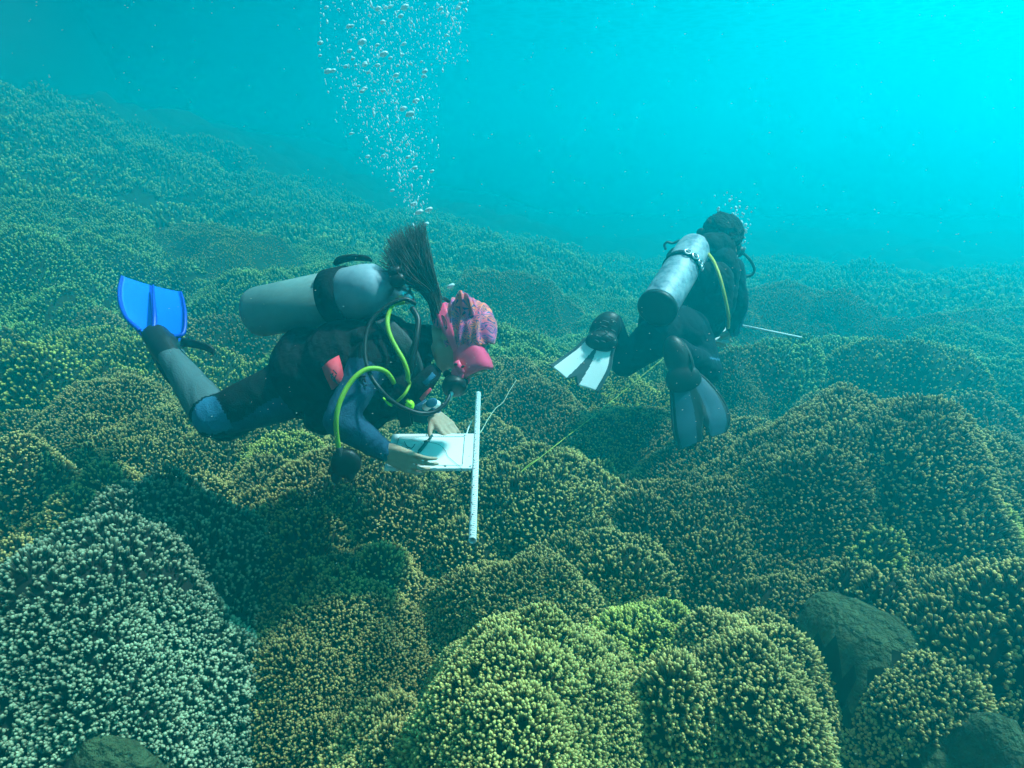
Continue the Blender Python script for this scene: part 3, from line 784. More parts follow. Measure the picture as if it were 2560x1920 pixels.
# --- wrist computer on the far hand
wc = part('wrist_band', [sweep(spline([P(1064, 1018, 2.30), P(1078, 1008, 2.275), P(1094, 1012, 2.30)]), .016, 12)], M_WHITE, person, label='white band on the far wrist')
part('wrist_screen', [ellipsoid(P(1079, 1007, 2.262), (cv(.022, .004, 0), cv(0, .018, 0), cv(0, 0, .006)))], M_LBLUE, wc)

# --- head gear
HL = lambda r, f, u: HC + HR * r + HF * f + HU * u
def hsurf(f, u, g=0.004):
    q = 1 - ((f + .012) / (.106 + g)) ** 2 - ((u - .024) / (.102 + g)) ** 2
    return (.086 + g) * math.sqrt(max(q, 0.02))
SGN = 1 if (HL(1, 0, 0) - HC) @ FW < 0 else -1          # side of the head turned to the camera
nu, nv = 150, 90; Vs = []; UVs = []; Fs = []
for j in range(nv + 1):
    ph = math.pi * j / nv
    for i in range(nu):
        th = 2 * math.pi * i / nu
        x = math.sin(ph) * math.cos(th); y = -math.cos(ph); z_ = math.sin(ph) * math.sin(th)   # y front-back axis
        w = .0066 * math.sin(9 * z_ + 5 * y + 2.5 * math.sin(3 * y + 2 * z_) + 2 * x) * (1 if z_ > -.2 else .6) + .0038 * math.sin(21 * z_ + 6 * y * (1 + x) + 3 * x) + .002 * math.sin(14 * y + 11 * z_)
        k = 1 + w / .09
        bulge = 1 + .13 * max(0, z_) ** 2
        Vs.append(HL(.086 * k * x, -.012 + .106 * k * y, .024 + .102 * k * bulge * z_)); UVs.append((z_ * .35 + x * .1, y * .35 + x * .15))
for j in range(nv):
    for i in range(nu):
        a = j * nu + i; b = j * nu + (i + 1) % nu; q = (a, b, b + nu, a + nu)
        c = np.mean([Vs[t] for t in q], 0) - HC; f, u, r = c @ HF, c @ HU, c @ HR
        if f > .052 + .25 * (u - .02) or u < -.050 - .25 * f + .3 * max(0, f): continue
        Fs.append(q)
used = sorted({i for q in Fs for i in q}); mp = {a: b for b, a in enumerate(used)}
nmr = lambda v: unit(v - HC)
VA = [Vs[i] for i in used]; VB = [Vs[i] - nmr(Vs[i]) * .003 for i in used]; nA = len(VA)
FA = [tuple(mp[i] for i in q) for q in Fs]; FB = [tuple(mp[i] + nA for i in q[::-1]) for q in Fs]
me = py_mesh('headscarf', [(VA + VB, FA + FB)], M_SCARF)
uvl = me.uv_layers.new(name='UVMap'); UU = [UVs[i] for i in used] * 2
for lp in me.loops: uvl.data[lp.index].uv = UU[lp.vertex_index]
scarf = link('headscarf', me, person)
scarf['label'] = 'pink and purple headscarf with navy leaf print'
def flap(name, bot, top, n=26, m=12, amp=.007, fr=4):
    b_ = spline(bot, 8); t_ = spline(top, 8)
    bb = np.array([[np.interp(k, np.linspace(0, 1, len(b_)), b_[:, a]) for a in range(3)] for k in np.linspace(0, 1, n)])
    tt = np.array([[np.interp(k, np.linspace(0, 1, len(t_)), t_[:, a]) for a in range(3)] for k in np.linspace(0, 1, n)])
    G = np.zeros((n, m, 3))
    for i in range(n):
        for k in range(m):
            v = k / (m - 1); G[i, k] = bb[i] * (1 - v) + tt[i] * v + FW * amp * v * math.sin(fr * 2 * math.pi * i / n + 2 * v) - FW * .012 * math.sin(math.pi * v)
    v, f = sheetgrid(G, .0025); me = py_mesh(name, [(v, f)], M_SCARF)
    uvl = me.uv_layers.new(name='UVMap')
    uvs = [(i * .006 + .01 * k / m, k * .012) for i in range(n) for k in range(m)] * 2
    for lp in me.loops: uvl.data[lp.index].uv = uvs[lp.vertex_index]
    return link(name, me, scarf)
flap('scarf_hem', [P(1131, 795, 2.02), P(1158, 815, 2.01), P(1188, 812, 2.02), P(1203, 795, 2.06)], [P(1138, 748, 2.03), P(1149, 727, 2.00), P(1172, 738, 1.99), P(1190, 760, 2.03)])
flap('scarf_hem', [P(1098, 822, 2.03), P(1108, 800, 2.02), P(1112, 790, 2.03)], [P(1083, 812, 2.05), P(1077, 783, 2.05), P(1100, 788, 2.05)], 14, 8, .005, 2)
# mask strap on the camera side, round the back and up the far side
sp_pts = []; 
path = [(.100, -.036), (.070, -.030), (.035, -.024), (.0, -.018), (-.04, -.016), (-.080, -.014)]
pts = [HL(SGN * (hsurf(f, u) + .006), f, u) for f, u in path] + [HL(SGN * .035, -.118, -.012), HL(-SGN * .035, -.118, -.012)] + [HL(-SGN * (hsurf(f, u) + .006), f, u) for f, u in path[::-1]]
pth = spline(pts, 6); tg = np.gradient(pth, axis=0); nr = pth - HL(0, -.01, -.02); sd_ = np.cross(tg, nr); sd_ /= np.linalg.norm(sd_, axis=1)[:, None]
mask = part('dive_mask', [], M_PINK, person)
n_m = 36
def mring(f, w, h, cu, e=.62):
    return [HL(math.copysign(abs(math.cos(a)) ** e, math.cos(a)) * w, f - .014 * abs(math.cos(a)) ** 2 * (w / .08), cu + math.copysign(abs(math.sin(a)) ** e, math.sin(a)) * h) for a in np.linspace(0, 2 * math.pi, n_m, endpoint=False)]
rings = [mring(.050, .074, .050, .004), mring(.078, .083, .060, .004), mring(.100, .080, .057, .003), mring(.120, .082, .058, .003), mring(.142, .080, .055, .003), mring(.150, .072, .047, .003), mring(.146, .066, .042, .003)]
Vm = [v for r in rings for v in r]; Fm = [(j * n_m + i, j * n_m + (i + 1) % n_m, (j + 1) * n_m + (i + 1) % n_m, (j + 1) * n_m + i) for j in range(len(rings) - 1) for i in range(n_m)]
bpy.data.objects.remove(mask)
mask = part('dive_mask', [(Vm, Fm), ellipsoid(HL(0, .128, -.048), (HR * .026, HF * .032, HU * .024))], M_PINK, person, label='bright pink mask')
part('lens', [(rings[-1] + [HL(0, .147, .003)], [(i, (i + 1) % n_m, n_m) for i in range(n_m)])], M_LENS, mask)
stp = part('mask_strap', [ribbon(pth, sd_, [.012, .014, .018, .026, .038, .040, .036, .036, .040, .038, .026, .018, .014, .012], .0045)], M_PINK, mask)
slot = [HL(SGN * (hsurf(f, u) + .0095), f, u) for f, u in ((-.030, -.018), (-.05, -.010), (-.072, -.012), (-.078, -.018), (-.06, -.022), (-.04, -.021), (-.030, -.018))]
part('strap_slot', [sweep(spline(slot, 5), .0016, 6)], M_MARK, stp)
part('mask_buckle', [obox(HL(SGN * .088, .100, -.036), (HF * .022, HU * .011, HR * .006)), ellipsoid(HL(SGN * .083, .118, -.05), (HF * .024, HU * .02, HR * .010))], M_PINK, mask)
part('rivet', [ellipsoid(HL(SGN * .096, .088, -.040), (HF * .0045, HU * .006, HR * .003)), ellipsoid(HL(SGN * .096, .104, -.022), (HF * .0045, HU * .006, HR * .003))], M_RUB, mask)
part('eye', [ellipsoid(HL(.032, .072, .004), (HR * .012, HF * .012, HU * .012))], M_WHITE, person)
part('eye', [ellipsoid(HL(-.032, .072, .004), (HR * .012, HF * .012, HU * .012))], M_WHITE, person)

# --- ponytail
hp = []
rs = np.random.default_rng(3)
base = P(1100, 800, 2.03)
for k in range(900):
    q = rs.uniform(-1, 1); zz = rs.uniform(-1, 1); 
    r0 = rs.uniform(0, 1) ** .5; a = rs.uniform(0, 6.28)
    st0 = P(1098 + 15 * r0 * math.cos(a), 802 + 14 * r0 * math.sin(a) * .6, 2.035 + .02 * math.sin(a) * r0)
    # tips fan out from the lower left to the upright right edge
    tt = rs.beta(1.5, 1.0)
    ex = np.interp(tt, [0, .12, .3, .55, .8, 1], [945, 952, 962, 985, 1030, 1062]) + rs.normal(0, 5)
    ey = np.interp(tt, [0, .12, .3, .55, .8, 1], [682, 655, 615, 585, 572, 562]) + rs.normal(0, 11)
    if rs.uniform() < .35: 
        f_ = rs.uniform(.55, .95); ex = 1085 + (ex - 1085) * f_; ey = 730 + (ey - 730) * f_
    dz = .05 * zz
    m1 = P(1078 + (tt - .5) * 26 + rs.normal(0, 4), 725 + (1 - tt) * 12, 2.04 + dz * .35)
    m2 = P(1036 + (tt - .5) * 66 + rs.normal(0, 9), 655 + (1 - tt) * 42 + rs.normal(0, 6), 2.05 + dz * .8 + rs.normal(0, .01))
    e = P(ex, ey, 2.06 + dz)
    if tt < .2: m2 = P(1010 + rs.normal(0, 6), 690 + rs.normal(0, 8), 2.05 + dz); e = P(ex, ey, 2.05 + dz)
    hp.append(sweep(spline([st0, m1, m2, e], 4), [.0026, .0026, .0022, .0015, .0003], 4, cap=False))
for k in range(90):     # short flicks along the outer edge
    t = rs.uniform(.1, .9); s = P(1090 - 100 * t, 745 - 120 * t * rs.uniform(.5, 1.1), 2.05); e = s + cv(-.05 * rs.uniform(.3, 1.3), .05 * rs.uniform(.2, 1.2), rs.normal(0, .02))
    hp.append(sweep(spline([s, (s + e) / 2 + cv(0, -.008, 0), e], 3), [.0022, .0016, .0003], 3, cap=False))
part('hair', hp, M_HAIR, person, label='long dark ponytail floating upward in a fan')

# --- fins
def fin(parent, rows, mats, pick, thick, pocket, pocket_mat, name='swim_fin', nw=72, bend=.009, label=None, notch=None):
    """rows: list of (left point, right point); pick(s, t) -> material slot"""
    Lp = spline([r[0] for r in rows], 14); Rp = spline([r[1] for r in rows], 14); n = len(Lp)
    G = np.zeros((n, nw + 1, 3)); 
    for i in range(n):
        t = i / (n - 1)
        for k in range(nw + 1):
            s = k / nw * 2 - 1; p = Lp[i] * (1 - (s + 1) / 2) + Rp[i] * (s + 1) / 2
            ax = unit(Lp[-1] + Rp[-1] - Lp[0] - Rp[0])
            if notch: p = p + ax * t * t * notch(s)
            nn = unit(np.cross(Rp[i] - Lp[i], ax)); p = p + nn * bend * (s * s) * (1 if abs(s) < .9 else 1.25)
            G[i, k] = p
    v, f = sheetgrid(G, thick); me = py_mesh(name, [(v, f)], mats)
    mi = []
    for q in f:
        a = q[0] % (n * (nw + 1)); i, k = divmod(a, nw + 1); mi.append(pick((k + .5) / nw * 2 - 1, i / (n - 1)))
    me.polygons.foreach_set('material_index', mi)
    o = link(name, me, parent)
    if label: o['label'] = label
    blob('foot_pocket', pocket, .006, pocket_mat, 16, o)
    # side rails
    for q, pp in ((0, G[:, 0]), (1, G[:, -1])): part('rail', [sweep(pp[:], [.009, .007, .004], 8)], mats[0], o)
    return o, G
rows = [(P(352, 832, 2.36), P(436, 848, 2.36)), (P(318, 800, 2.38), P(460, 838, 2.38)), (P(302, 760, 2.43), P(465, 795, 2.43)), (P(300, 725, 2.48), P(461, 762, 2.48)), (P(306, 695, 2.53), P(454, 735, 2.53))]
fo, G = fin(person, rows, [M_FINDEEP, M_FINBLUE, M_FINDARK], lambda s, t: 0 if abs(s) > .93 else (0 if abs(s) < .07 else 1), .005,
            limb((J['anR'] - cv(0, .0, .0), .047), (P(412, 868, 2.33), .052), (P(390, 840, 2.37), .048)) + limb((P(372, 838, 2.37), .022), (P(352, 822, 2.38), .012)) + limb((P(400, 850, 2.35), .045), (P(432, 848, 2.36), .022)), M_RUB, label='bright blue fin on the raised foot')
part('rib', [sweep(spline([P(384, 835, 2.34), P(386, 790, 2.375), P(384, 750, 2.43), P(383, 712, 2.49)]), [.013, .009, .006, .003], 8)], M_FINDEEP, fo)
part('fin_strap', [ribbon(spline([P(455, 855, 2.30), P(485, 860, 2.27), P(515, 868, 2.25), P(533, 878, 2.25), P(533, 886, 2.25)]), cv(.15, 1, 0), [.034, .03, .026, .022, .014], .012)], M_RUB, fo)
# second fin, hidden behind the first one
rows = [(P(372, 855, 2.62), P(440, 865, 2.62)), (P(345, 828, 2.68), P(452, 845, 2.68)), (P(335, 780, 2.80), P(455, 810, 2.80)), (P(335, 730, 2.92), P(446, 765, 2.92))]
fin(person, rows, [M_FINDEEP, M_FINBLUE, M_FINDARK], lambda s, t: 0 if abs(s) > .9 or abs(s) < .07 else 1, .005, limb((J['anL'], .044), (J['toL'], .046)), M_RUB, label='blue fin on the far foot, mostly hidden')

# --- tank of the near person
def scuba_tank(base, top, rad, mbody, mtop, mboot, label, strap_t, strap_w, split=.62, boot=.0, valve_dir=None):
    base, top = V3(base), V3(top); ax = unit(top - base); L = np.linalg.norm(top - base)
    t = empty('scuba_tank', base); tag(t, label, 'tank')
    if mtop is not mbody:
        part('cylinder', [lathe(base, ax, [(.0, rad * .55), (.006, rad * .78), (.022, rad * .95), (.045, rad), (L * split, rad)])], mbody, t)
        part('cylinder_top', [lathe(base, ax, [(L * split + .001, rad * .97), (L * split + .003, rad), (L - .09, rad), (L - .05, rad * .93), (L - .02, rad * .70), (L - .003, rad * .40), (L + .01, rad * .24), (L + .02, rad * .2)])], mtop, t, label='paler blue-grey upper end')
    else:
        part('cylinder', [lathe(base, ax, [(.0, rad * .55), (.006, rad * .78), (.022, rad * .95), (.045, rad), (L * .5, rad), (L - .09, rad), (L - .05, rad * .93), (L - .02, rad * .70), (L - .003, rad * .40), (L + .01, rad * .24), (L + .02, rad * .2)])], mbody, t)
    if boot: part('boot', [lathe(base - ax * .012, ax, [(0, rad * .7), (.004, rad * .96), (.012, rad + .005), (boot, rad + .005), (boot + .003, rad + .0005)])], mboot, t)
    s0 = L * strap_t
    st = part('tank_band', [lathe(base + ax * s0, ax, [(0, rad + .001), (.001, rad + .008), (strap_w - .001, rad + .008), (strap_w, rad + .001)])], M_VEST, t)
    v0 = base + ax * (L + .015)
    part('valve', [lathe(v0, ax, [(0, .014), (.035, .014), (.037, .016), (.05, .016), (.052, .008)], 20)], M_CHROME, t)
    vd = unit(valve_dir if valve_dir is not None else np.cross(ax, FW))
    part('valve_knob', [lathe(v0 + ax * .022 + vd * .012, vd, [(0, .008), (.018, .009), (.019, .021), (.022, .024), (.046, .024), (.052, .019)], 18)], M_RUB, t)
    return t, ax, L, st
tk, tax, tl, tband = scuba_tank(P(632, 783, 2.26), P(975, 716, 2.05), .092, M_TANK, M_TANKB, M_RUB, 'grey-green cylinder with a wide black band on the back of the near person', .60, .075, split=.66, valve_dir=cv(-.2, .75, -.5))
# thick pad of the band over the top of the cylinder
part('band_pad', [sweep(spline([P(838, 660, 2.13), P(850, 650, 2.12), P(880, 644, 2.10), P(915, 646, 2.08), P(930, 652, 2.08)]), [.010, .014, .012, .010, .004], 8)], M_VEST, tband)

# --- regulator of the near person: first stage, hoses, mouthpiece, spare
rg = empty('regulator', P(1015, 725, 2.04)); tag(rg, 'breathing regulator with black and lime hoses around the near person', 'regulator')
part('first_stage', [lathe(P(1010, 700, 2.04), cv(.25, -1, -.1), [(0, .012), (.004, .02), (.03, .02), (.032, .016), (.05, .016), (.052, .021), (.075, .021), (.08, .012)], 20), obox(P(1000, 735, 2.03), (cv(.018, -.01, 0), cv(.01, .02, 0), cv(0, 0, .014)))], M_CHROME, rg)
part('dust_cap', [ellipsoid(P(995, 700, 2.01), (cv(.030, .006, 0), cv(-.004, .024, 0), cv(0, 0, .024)))], M_RUB, rg)
def hose(pts, r, m, nm='hose', label=None): return part(nm, [sweep(spline([P(*p) for p in pts], 8), r, 12)], m, rg, label=label)
hose([(1010, 755, 2.0), (982, 762, 1.98), (970, 790, 1.965), (969, 815, 1.95), (977, 843, 1.94), (992, 872, 1.935), (1008, 900, 1.93), (1018, 928, 1.935), (1020, 950, 1.95)], .0076, M_YHOSE, label='lime green hose down the shoulder')
hose([(1020, 950, 1.95), (1024, 960, 1.97), (1012, 985, 1.95), (990, 1005, 1.96), (972, 1012, 1.98)], .005, M_YHOSE, label='thin lime green hose end')
hose([(985, 958, 1.94), (978, 945, 1.925), (965, 930, 1.90), (945, 922, 1.88), (918, 923, 1.865), (893, 938, 1.85), (872, 962, 1.84), (856, 990, 1.83), (845, 1020, 1.825), (840, 1055, 1.83), (842, 1090, 1.85), (847, 1120, 1.87)], .0078, M_YHOSE, label='lime green hose arching over the near elbow')
hose([(847, 1118, 1.87), (850, 1132, 1.875), (853, 1142, 1.88)], .0105, M_STRAP, 'hose_end')
hose([(1040, 760, 2.0), (1015, 748, 1.985), (985, 755, 1.97), (955, 775, 1.955), (930, 800, 1.94), (916, 835, 1.92), (912, 875, 1.90), (917, 912, 1.885), (930, 945, 1.875), (952, 975, 1.87), (980, 1003, 1.88), (1012, 1021, 1.90), (1050, 1033, 1.92), (1085, 1030, 1.94), (1110, 1012, 1.96), (1122, 992, 1.98), (1124, 975, 2.0)], .0068, M_HOSE)
hose([(1075, 735, 2.06), (1100, 742, 2.08), (1120, 752, 2.10), (1131, 768, 2.12)], .0065, M_HOSE)
hose([(1030, 770, 2.02), (1045, 800, 2.0), (1040, 850, 1.97), (1030, 905, 1.96), (1020, 945, 1.97)], .010, M_HOSE)
ms = part('mouthpiece', [lathe(P(1136, 948, 2.03), cv(.05, -.75, -.65), [(0, .02), (.004, .032), (.018, .039), (.034, .041), (.046, .038), (.050, .026), (.051, .012)], 28),
                          capsule(P(1118, 935, 2.06), .014, P(1138, 955, 2.03), .02), capsule(P(1136, 962, 2.01), .022, P(1160, 955, 2.03), .015)], M_RUB, rg)
part('hose_sleeve', [capsule(P(1124, 998, 1.985), .006, P(1128, 984, 1.99), .008)], M_CHROME, ms)
oc = part('spare_mouthpiece', [lathe(P(868, 1150, 1.92), cv(.12, -.25, -.95), [(0, .025), (.004, .038), (.015, .046), (.032, .047), (.042, .042), (.045, .028), (.046, .010)], 30),
                                capsule(P(850, 1160, 1.90), .022, P(830, 1174, 1.89), .012), ellipsoid(P(840, 1190, 1.90), (cv(.016, -.006, 0), cv(.004, .024, 0), cv(0, 0, .016))), ellipsoid(P(876, 1186, 1.90), (cv(.016, 0, 0), cv(0, .020, 0), cv(0, 0, .014)))], M_RUB, rg, label='black spare mouthpiece dangling below the elbow')
wh = part('whistle', [ellipsoid(P(1024, 1014, 1.925), (cv(.014, -.006, 0), cv(.006, .017, 0), cv(0, 0, .012))), capsule(P(1019, 1003, 1.925), .0075, P(1026, 1010, 1.92), .009)], M_LIME, vest, label='lime plastic whistle')
part('whistle_ring', [sweep([P(1019, 1003, 1.918) + cv(.0085 * math.cos(a), .006 * math.sin(a), 0) for a in np.linspace(0, 6.28, 18)], .0012, 6)], M_RUB, wh)
part('lime_clip', [ribbon(spline([P(962, 1000, 1.885), P(970, 1008, 1.88), P(978, 1013, 1.885)]), cv(-.6, .8, 0), [.018, .020, .010], .005)], M_LIME, vest)

# ================================================================== white slate with its graduated pipe
ZS = .70
def onplane(px, py, z):
    d = P(px, py, 1) - CAM; return CAM + d * ((z - CAM[2]) / d[2])
pt, pbm = onplane(1196, 985, ZS), onplane(1181, 1353, ZS)
c0, c1, c2, c3 = onplane(981, 1088, ZS), onplane(1188, 1087, ZS), onplane(1186, 1174, ZS), onplane(960, 1174, ZS)
sl = empty('writing_slate', (c0 + c1 + c2 + c3) / 4); tag(sl, 'white writing slate held flat in both hands of the near person, fixed to the pipe', 'slate')
bil = lambda u, v, h=0: (c0 * (1 - u) + c1 * u) * (1 - v) + (c3 * (1 - u) + c2 * u) * v + np.array([0, 0, h])
G = [[bil(u, v) for v in np.linspace(0, 1, 6)] for u in np.linspace(0, 1, 8)]
part('board', [sheetgrid(G, .010)], M_WHITE, sl, smooth=False)
part('paper', [sheetgrid([[bil(u, v, .0066) for v in np.linspace(.13, .93, 6)] for u in np.linspace(.10, .87, 8)], .001)], M_PAPER, sl, smooth=False)
def strip(a, b, w, h): 
    p, q = bil(*a, h), bil(*b, h); n_ = unit(np.cross(q - p, [0, 0, 1])); return obox((p + q) / 2, ((q - p) / 2, n_ * w, np.array([0, 0, .0006])))
part('printed_frame', [strip((.10, .12), (.87, .12), .0011, .0078), strip((.875, .12), (.865, .92), .0011, .0078), strip((.095, .12), (.06, .92), .0007, .0078)], M_STRAP, sl, smooth=False)
for u, v in ((.42, .05), (.88, .06), (.68, .95), (.96, .96)): part('screw', [lathe(bil(u, v, .005), (0, 0, 1), [(0, .005), (.002, .005), (.003, .003)], 12)], M_CHROME, sl)
# pencil tied with a string
pc = empty('pencil', bil(.4, .35, .013)); tag(pc, 'dark pencil tied with string lying on the white slate', 'pencil')
pa, pb_ = bil(.49, .14, .016), bil(.35, .66, .013)
part('shaft', [sweep([pa, pa * .6 + pb_ * .4], .0045, 8), sweep([pa * .6 + pb_ * .4, pa * .12 + pb_ * .88], .0062, 8), sweep([pa * .12 + pb_ * .88, pb_], [.005, .001], 8)], simple('dark_teal_paint', (.01, .06, .07), .5), pc)
part('knot', [sweep(spline([pa * .62 + pb_ * .38 + np.array([.009 * math.cos(a), .006 * math.sin(a), .002 * a / 6]) for a in np.linspace(0, 12, 14)], 3), .0018, 6)], M_STRAP, pc)
part('string', [sweep(spline([pa * .6 + pb_ * .4 + np.array([.01, 0, .0]), bil(.58, .38, .010), bil(.66, .55, .010), bil(.70, .72, .010), bil(.78, .88, .010), bil(.86, 1.02, .004), bil(.84, 1.1, -.03)]), .0007, 6),
                sweep(spline([bil(.30, .38, .012), bil(.27, .50, .012), bil(.21, .42, .010), bil(.17, .30, .012)]), .0014, 6)], M_STRAP, pc)
cord = part('cord', [sweep(spline([bil(.97, 1.0, -.008), bil(.90, 1.08, -.03), bil(.72, 1.12, -.05), P(1130, 1195, 1.97), P(1105, 1215, 1.95), P(1094, 1240, 1.94)]), .0022, 6),
                     sweep(spline([bil(.90, 1.0, -.008), bil(.80, 1.06, -.03), bil(.62, 1.10, -.03), bil(.5, 1.03, -.012)]), .0018, 6)], M_RUB, sl, label='dark cord looped under the slate')
pp = empty('graduated_pipe', pbm); tag(pp, 'white plastic measuring pipe with black tick marks along the edge of the slate', 'pipe')
pax = unit(pt - pbm); PL = np.linalg.norm(pt - pbm); off = np.array([0, 0, .002])
tq = unit(np.cross(pax, [0, 0, 1])); tz = np.cross(tq, pax)
Vp = []; Fp = []; ns = 28
prof = [(0, .0082), (.0, .0107), (PL, .0107), (PL, .0082)]
for z, r in prof:
    for s in range(ns):
        a = 2 * math.pi * s / ns; Vp.append(pbm + off + pax * z + (tq * math.cos(a) + tz * math.sin(a)) * r)
for j in range(4):
    for s in range(ns): a = j * ns + s; b = j * ns + (s + 1) % ns; j2 = (j + 1) % 4; Fp.append((a, b, j2 * ns + (s + 1) % ns, j2 * ns + s))
part('tube', [(Vp, Fp)], M_WHITE, pp)
tk_ = []
rt = random.Random(4)
for k in range(1, int(PL / .011)):
    z = k * .011; ph = (1.05 if k % 5 else .80); w = .45 if k % 5 == 0 else .26
    for a in np.arange(ph, ph + w * 1.9, .16):
        r = .01085; A0 = pbm + off + pax * z + (tq * math.cos(a) + tz * math.sin(a)) * r
        tk_.append(obox(A0, (pax * .0009, (-tq * math.sin(a) + tz * math.cos(a)) * .0011, (tq * math.cos(a) + tz * math.sin(a)) * .0003)))
    if k % 5 == 0 or rt.random() < .35:
        a = ph + 1.0 + rt.uniform(-.1, .2); A0 = pbm + off + pax * (z + .002) + (tq * math.cos(a) + tz * math.sin(a)) * .0109
        tk_.append(obox(A0, (pax * .0028, (-tq * math.sin(a) + tz * math.cos(a)) * .0013, (tq * math.cos(a) + tz * math.sin(a)) * .0004)))
part('tick_marks', tk_, M_MARK, pp, smooth=False)

# ================================================================== far person
def z4(x, y, d): return P(1340 + x * .3859, 520 + y * .3859, d)
K = dict(pelvis=z4(905, 790, 3.14), waist=z4(1000, 640, 3.32), chest=z4(1090, 440, 3.48), neck=z4(1165, 320, 3.52),
         shR=z4(1265, 400, 3.42), elR=z4(1320, 620, 3.46), wrR=z4(1275, 790, 3.62),
         shL=z4(930, 330, 3.52), elL=z4(850, 520, 3.62), wrL=z4(1120, 800, 3.80),
         hipR=z4(1000, 800, 3.16), knR=z4(1118, 1050, 3.08), anR=z4(925, 905, 2.92), toR=z4(960, 1060, 2.86),
         hipL=z4(800, 810, 3.06), knL=z4(570, 1010, 3.06), anL=z4(500, 745, 2.92), toL=z4(440, 860, 2.84))
KC = z4(1205, 222, 3.38); KU = unit(cv(.10, .95, .05)); KF = unit(cv(.55, -.35, .8)); KR = unit(np.cross(KF, KU)); KF = np.cross(KU, KR)
bk2 = cv(.8, .1, -.6)
h2r = hand_parts(K['wrR'], z4(1215, 850, 3.64) - K['wrR'], bk2, [.3, .3, .35, .4], .02, side=1)
h2l = hand_parts(K['wrL'], z4(1190, 850, 3.80) - K['wrL'], cv(-.5, .2, -.6), [.3, .3, .35, .4], .02, side=-1)
p2 = blob('person', body_limbs(K) + head_parts(KC, KR, KF, KU, K['neck']) + h2r + h2l, .006, M_SKIN, 4)
tag(p2, 'farther person in dark wetsuit seen from behind, one white fin and one black fin', 'person')
def suit2(c):
    out = np.zeros(len(c), np.int32)
    t = (c - K['shR']) @ unit(K['elR'] - K['shR']); rr = (c - K['shR']) @ cv(1, 0, 0)
    out[((c - K['elR']) @ cv(1, .1, .35) > .030) & (t > -.05) & (t < .4)] = 1
    kk = np.abs((c - (K['knR'] + cv(.0, .055, 0))) @ unit(cv(.1, 1, 0))) < .005
    out[kk & (np.linalg.norm(c - K['knR'], axis=1) < .12)] = 1
    return out
M_SUIT2 = simple('dark_blue_neoprene', (.006, .018, .028), .9, spec=.12, noise=.3, nscale=14, bump=.3, bscale=200)
ws2 = blob('wetsuit', body_limbs(K, .010) + [capsule(K['neck'], .075, KC - KU * .09 - KF * .02, .062), ellipsoid(z4(1120, 560, 3.36), (cv(.15, -.02, 0), cv(.02, .26, -.1), cv(0, 0, .10)))], .008, [M_SUIT2, M_LBLUE], 8, p2, suit2, wrinkle=.008)
blob('hair', [ellipsoid(KC + KU * .03 - KF * .018, (KR * .088, KF * .104, KU * .100)), ellipsoid(KC - KF * .05 - KU * .03, (KR * .070, KF * .05, KU * .075)), ellipsoid(KC + KU * .06 + KF * .02, (KR * .07, KF * .07, KU * .07)), ellipsoid(KC - KF * .08 - KU * .08, (KR * .05, KF * .04, KU * .06))], .006, M_HAIR2, 2, p2, wrinkle=.035)
m2 = part('dive_mask', [ellipsoid(KC + KF * .095 + KU * .0, (KR * .08, KF * .035, KU * .05))], M_RUB, p2)
part('mask_strap', [sweep([KC + KR * .094 * math.cos(a) + KF * .112 * math.sin(a) - KF * .01 + KU * .0 for a in np.linspace(0, 6.28, 30)], .007, 6)], M_RUB, m2)
v2 = blob('dive_vest', [ellipsoid(z4(1010, 470, 3.40), (cv(.20, .02, 0), cv(.09, .26, -.14) * .9, cv(0, 0, .13))), ellipsoid(z4(880, 500, 3.40), (cv(.13, .05, 0), cv(.10, .20, -.1), cv(0, 0, .10))),
                         ellipsoid(z4(1170, 560, 3.36), (cv(.10, .0, 0), cv(.02, .22, -.1), cv(0, 0, .11))), ellipsoid(z4(790, 660, 3.2), (cv(.085, .02, 0), cv(.05, .11, 0), cv(0, 0, .10))),
                         ellipsoid(z4(1070, 640, 3.24), (cv(.15, 0, 0), cv(.04, .22, -.08), cv(0, 0, .12)))], .010, M_VEST, 7, p2, wrinkle=.015)
part('grab_handle', [sweep(spline([z4(840, 270, 3.38), z4(832, 240, 3.38), z4(850, 222, 3.38), z4(885, 228, 3.38), z4(930, 212, 3.38)]), .007, 8)], M_RUB, v2)
part('vest_emblem', [sweep(spline([z4(1108, 612, 3.235), z4(1120, 598, 3.235), z4(1136, 618, 3.235)]), .003, 6)], M_STRAP, v2)
# tank
t2, ax2, L2, band2 = scuba_tank(z4(782, 655, 2.90), z4(1045, 232, 3.32), .092, M_TANK2, M_TANK2, M_RUB, 'scuffed silver-blue cylinder with black boot on the back of the farther person', .56, .032, boot=.035, valve_dir=cv(.3, .9, .1))
bc = z4(782, 655, 2.90) + ax2 * (L2 * .56 + .016)
for q, s in (((-.35), 1), ((.05), 1), ((.45), .8), ((.75), .7)):
    nn = unit(np.cross(ax2, cv(0, 1, 0))); sd2 = unit(np.cross(ax2, np.cross(-FW, ax2))); to = unit(-FW - ax2 * (-FW @ ax2)); la = unit(np.cross(ax2, to)); 
    if la @ RT < 0: la = -la
    ang = q; dr = to * math.cos(ang) + la * math.sin(ang); ta = -to * math.sin(ang) + la * math.cos(ang)
    part('band_buckle', [sweep([bc + dr * .106 + ta * .017 * s * math.cos(a) + ax2 * .019 * math.sin(a) for a in np.linspace(0, 6.28, 17)], .0042, 6)], M_CHROME, band2)
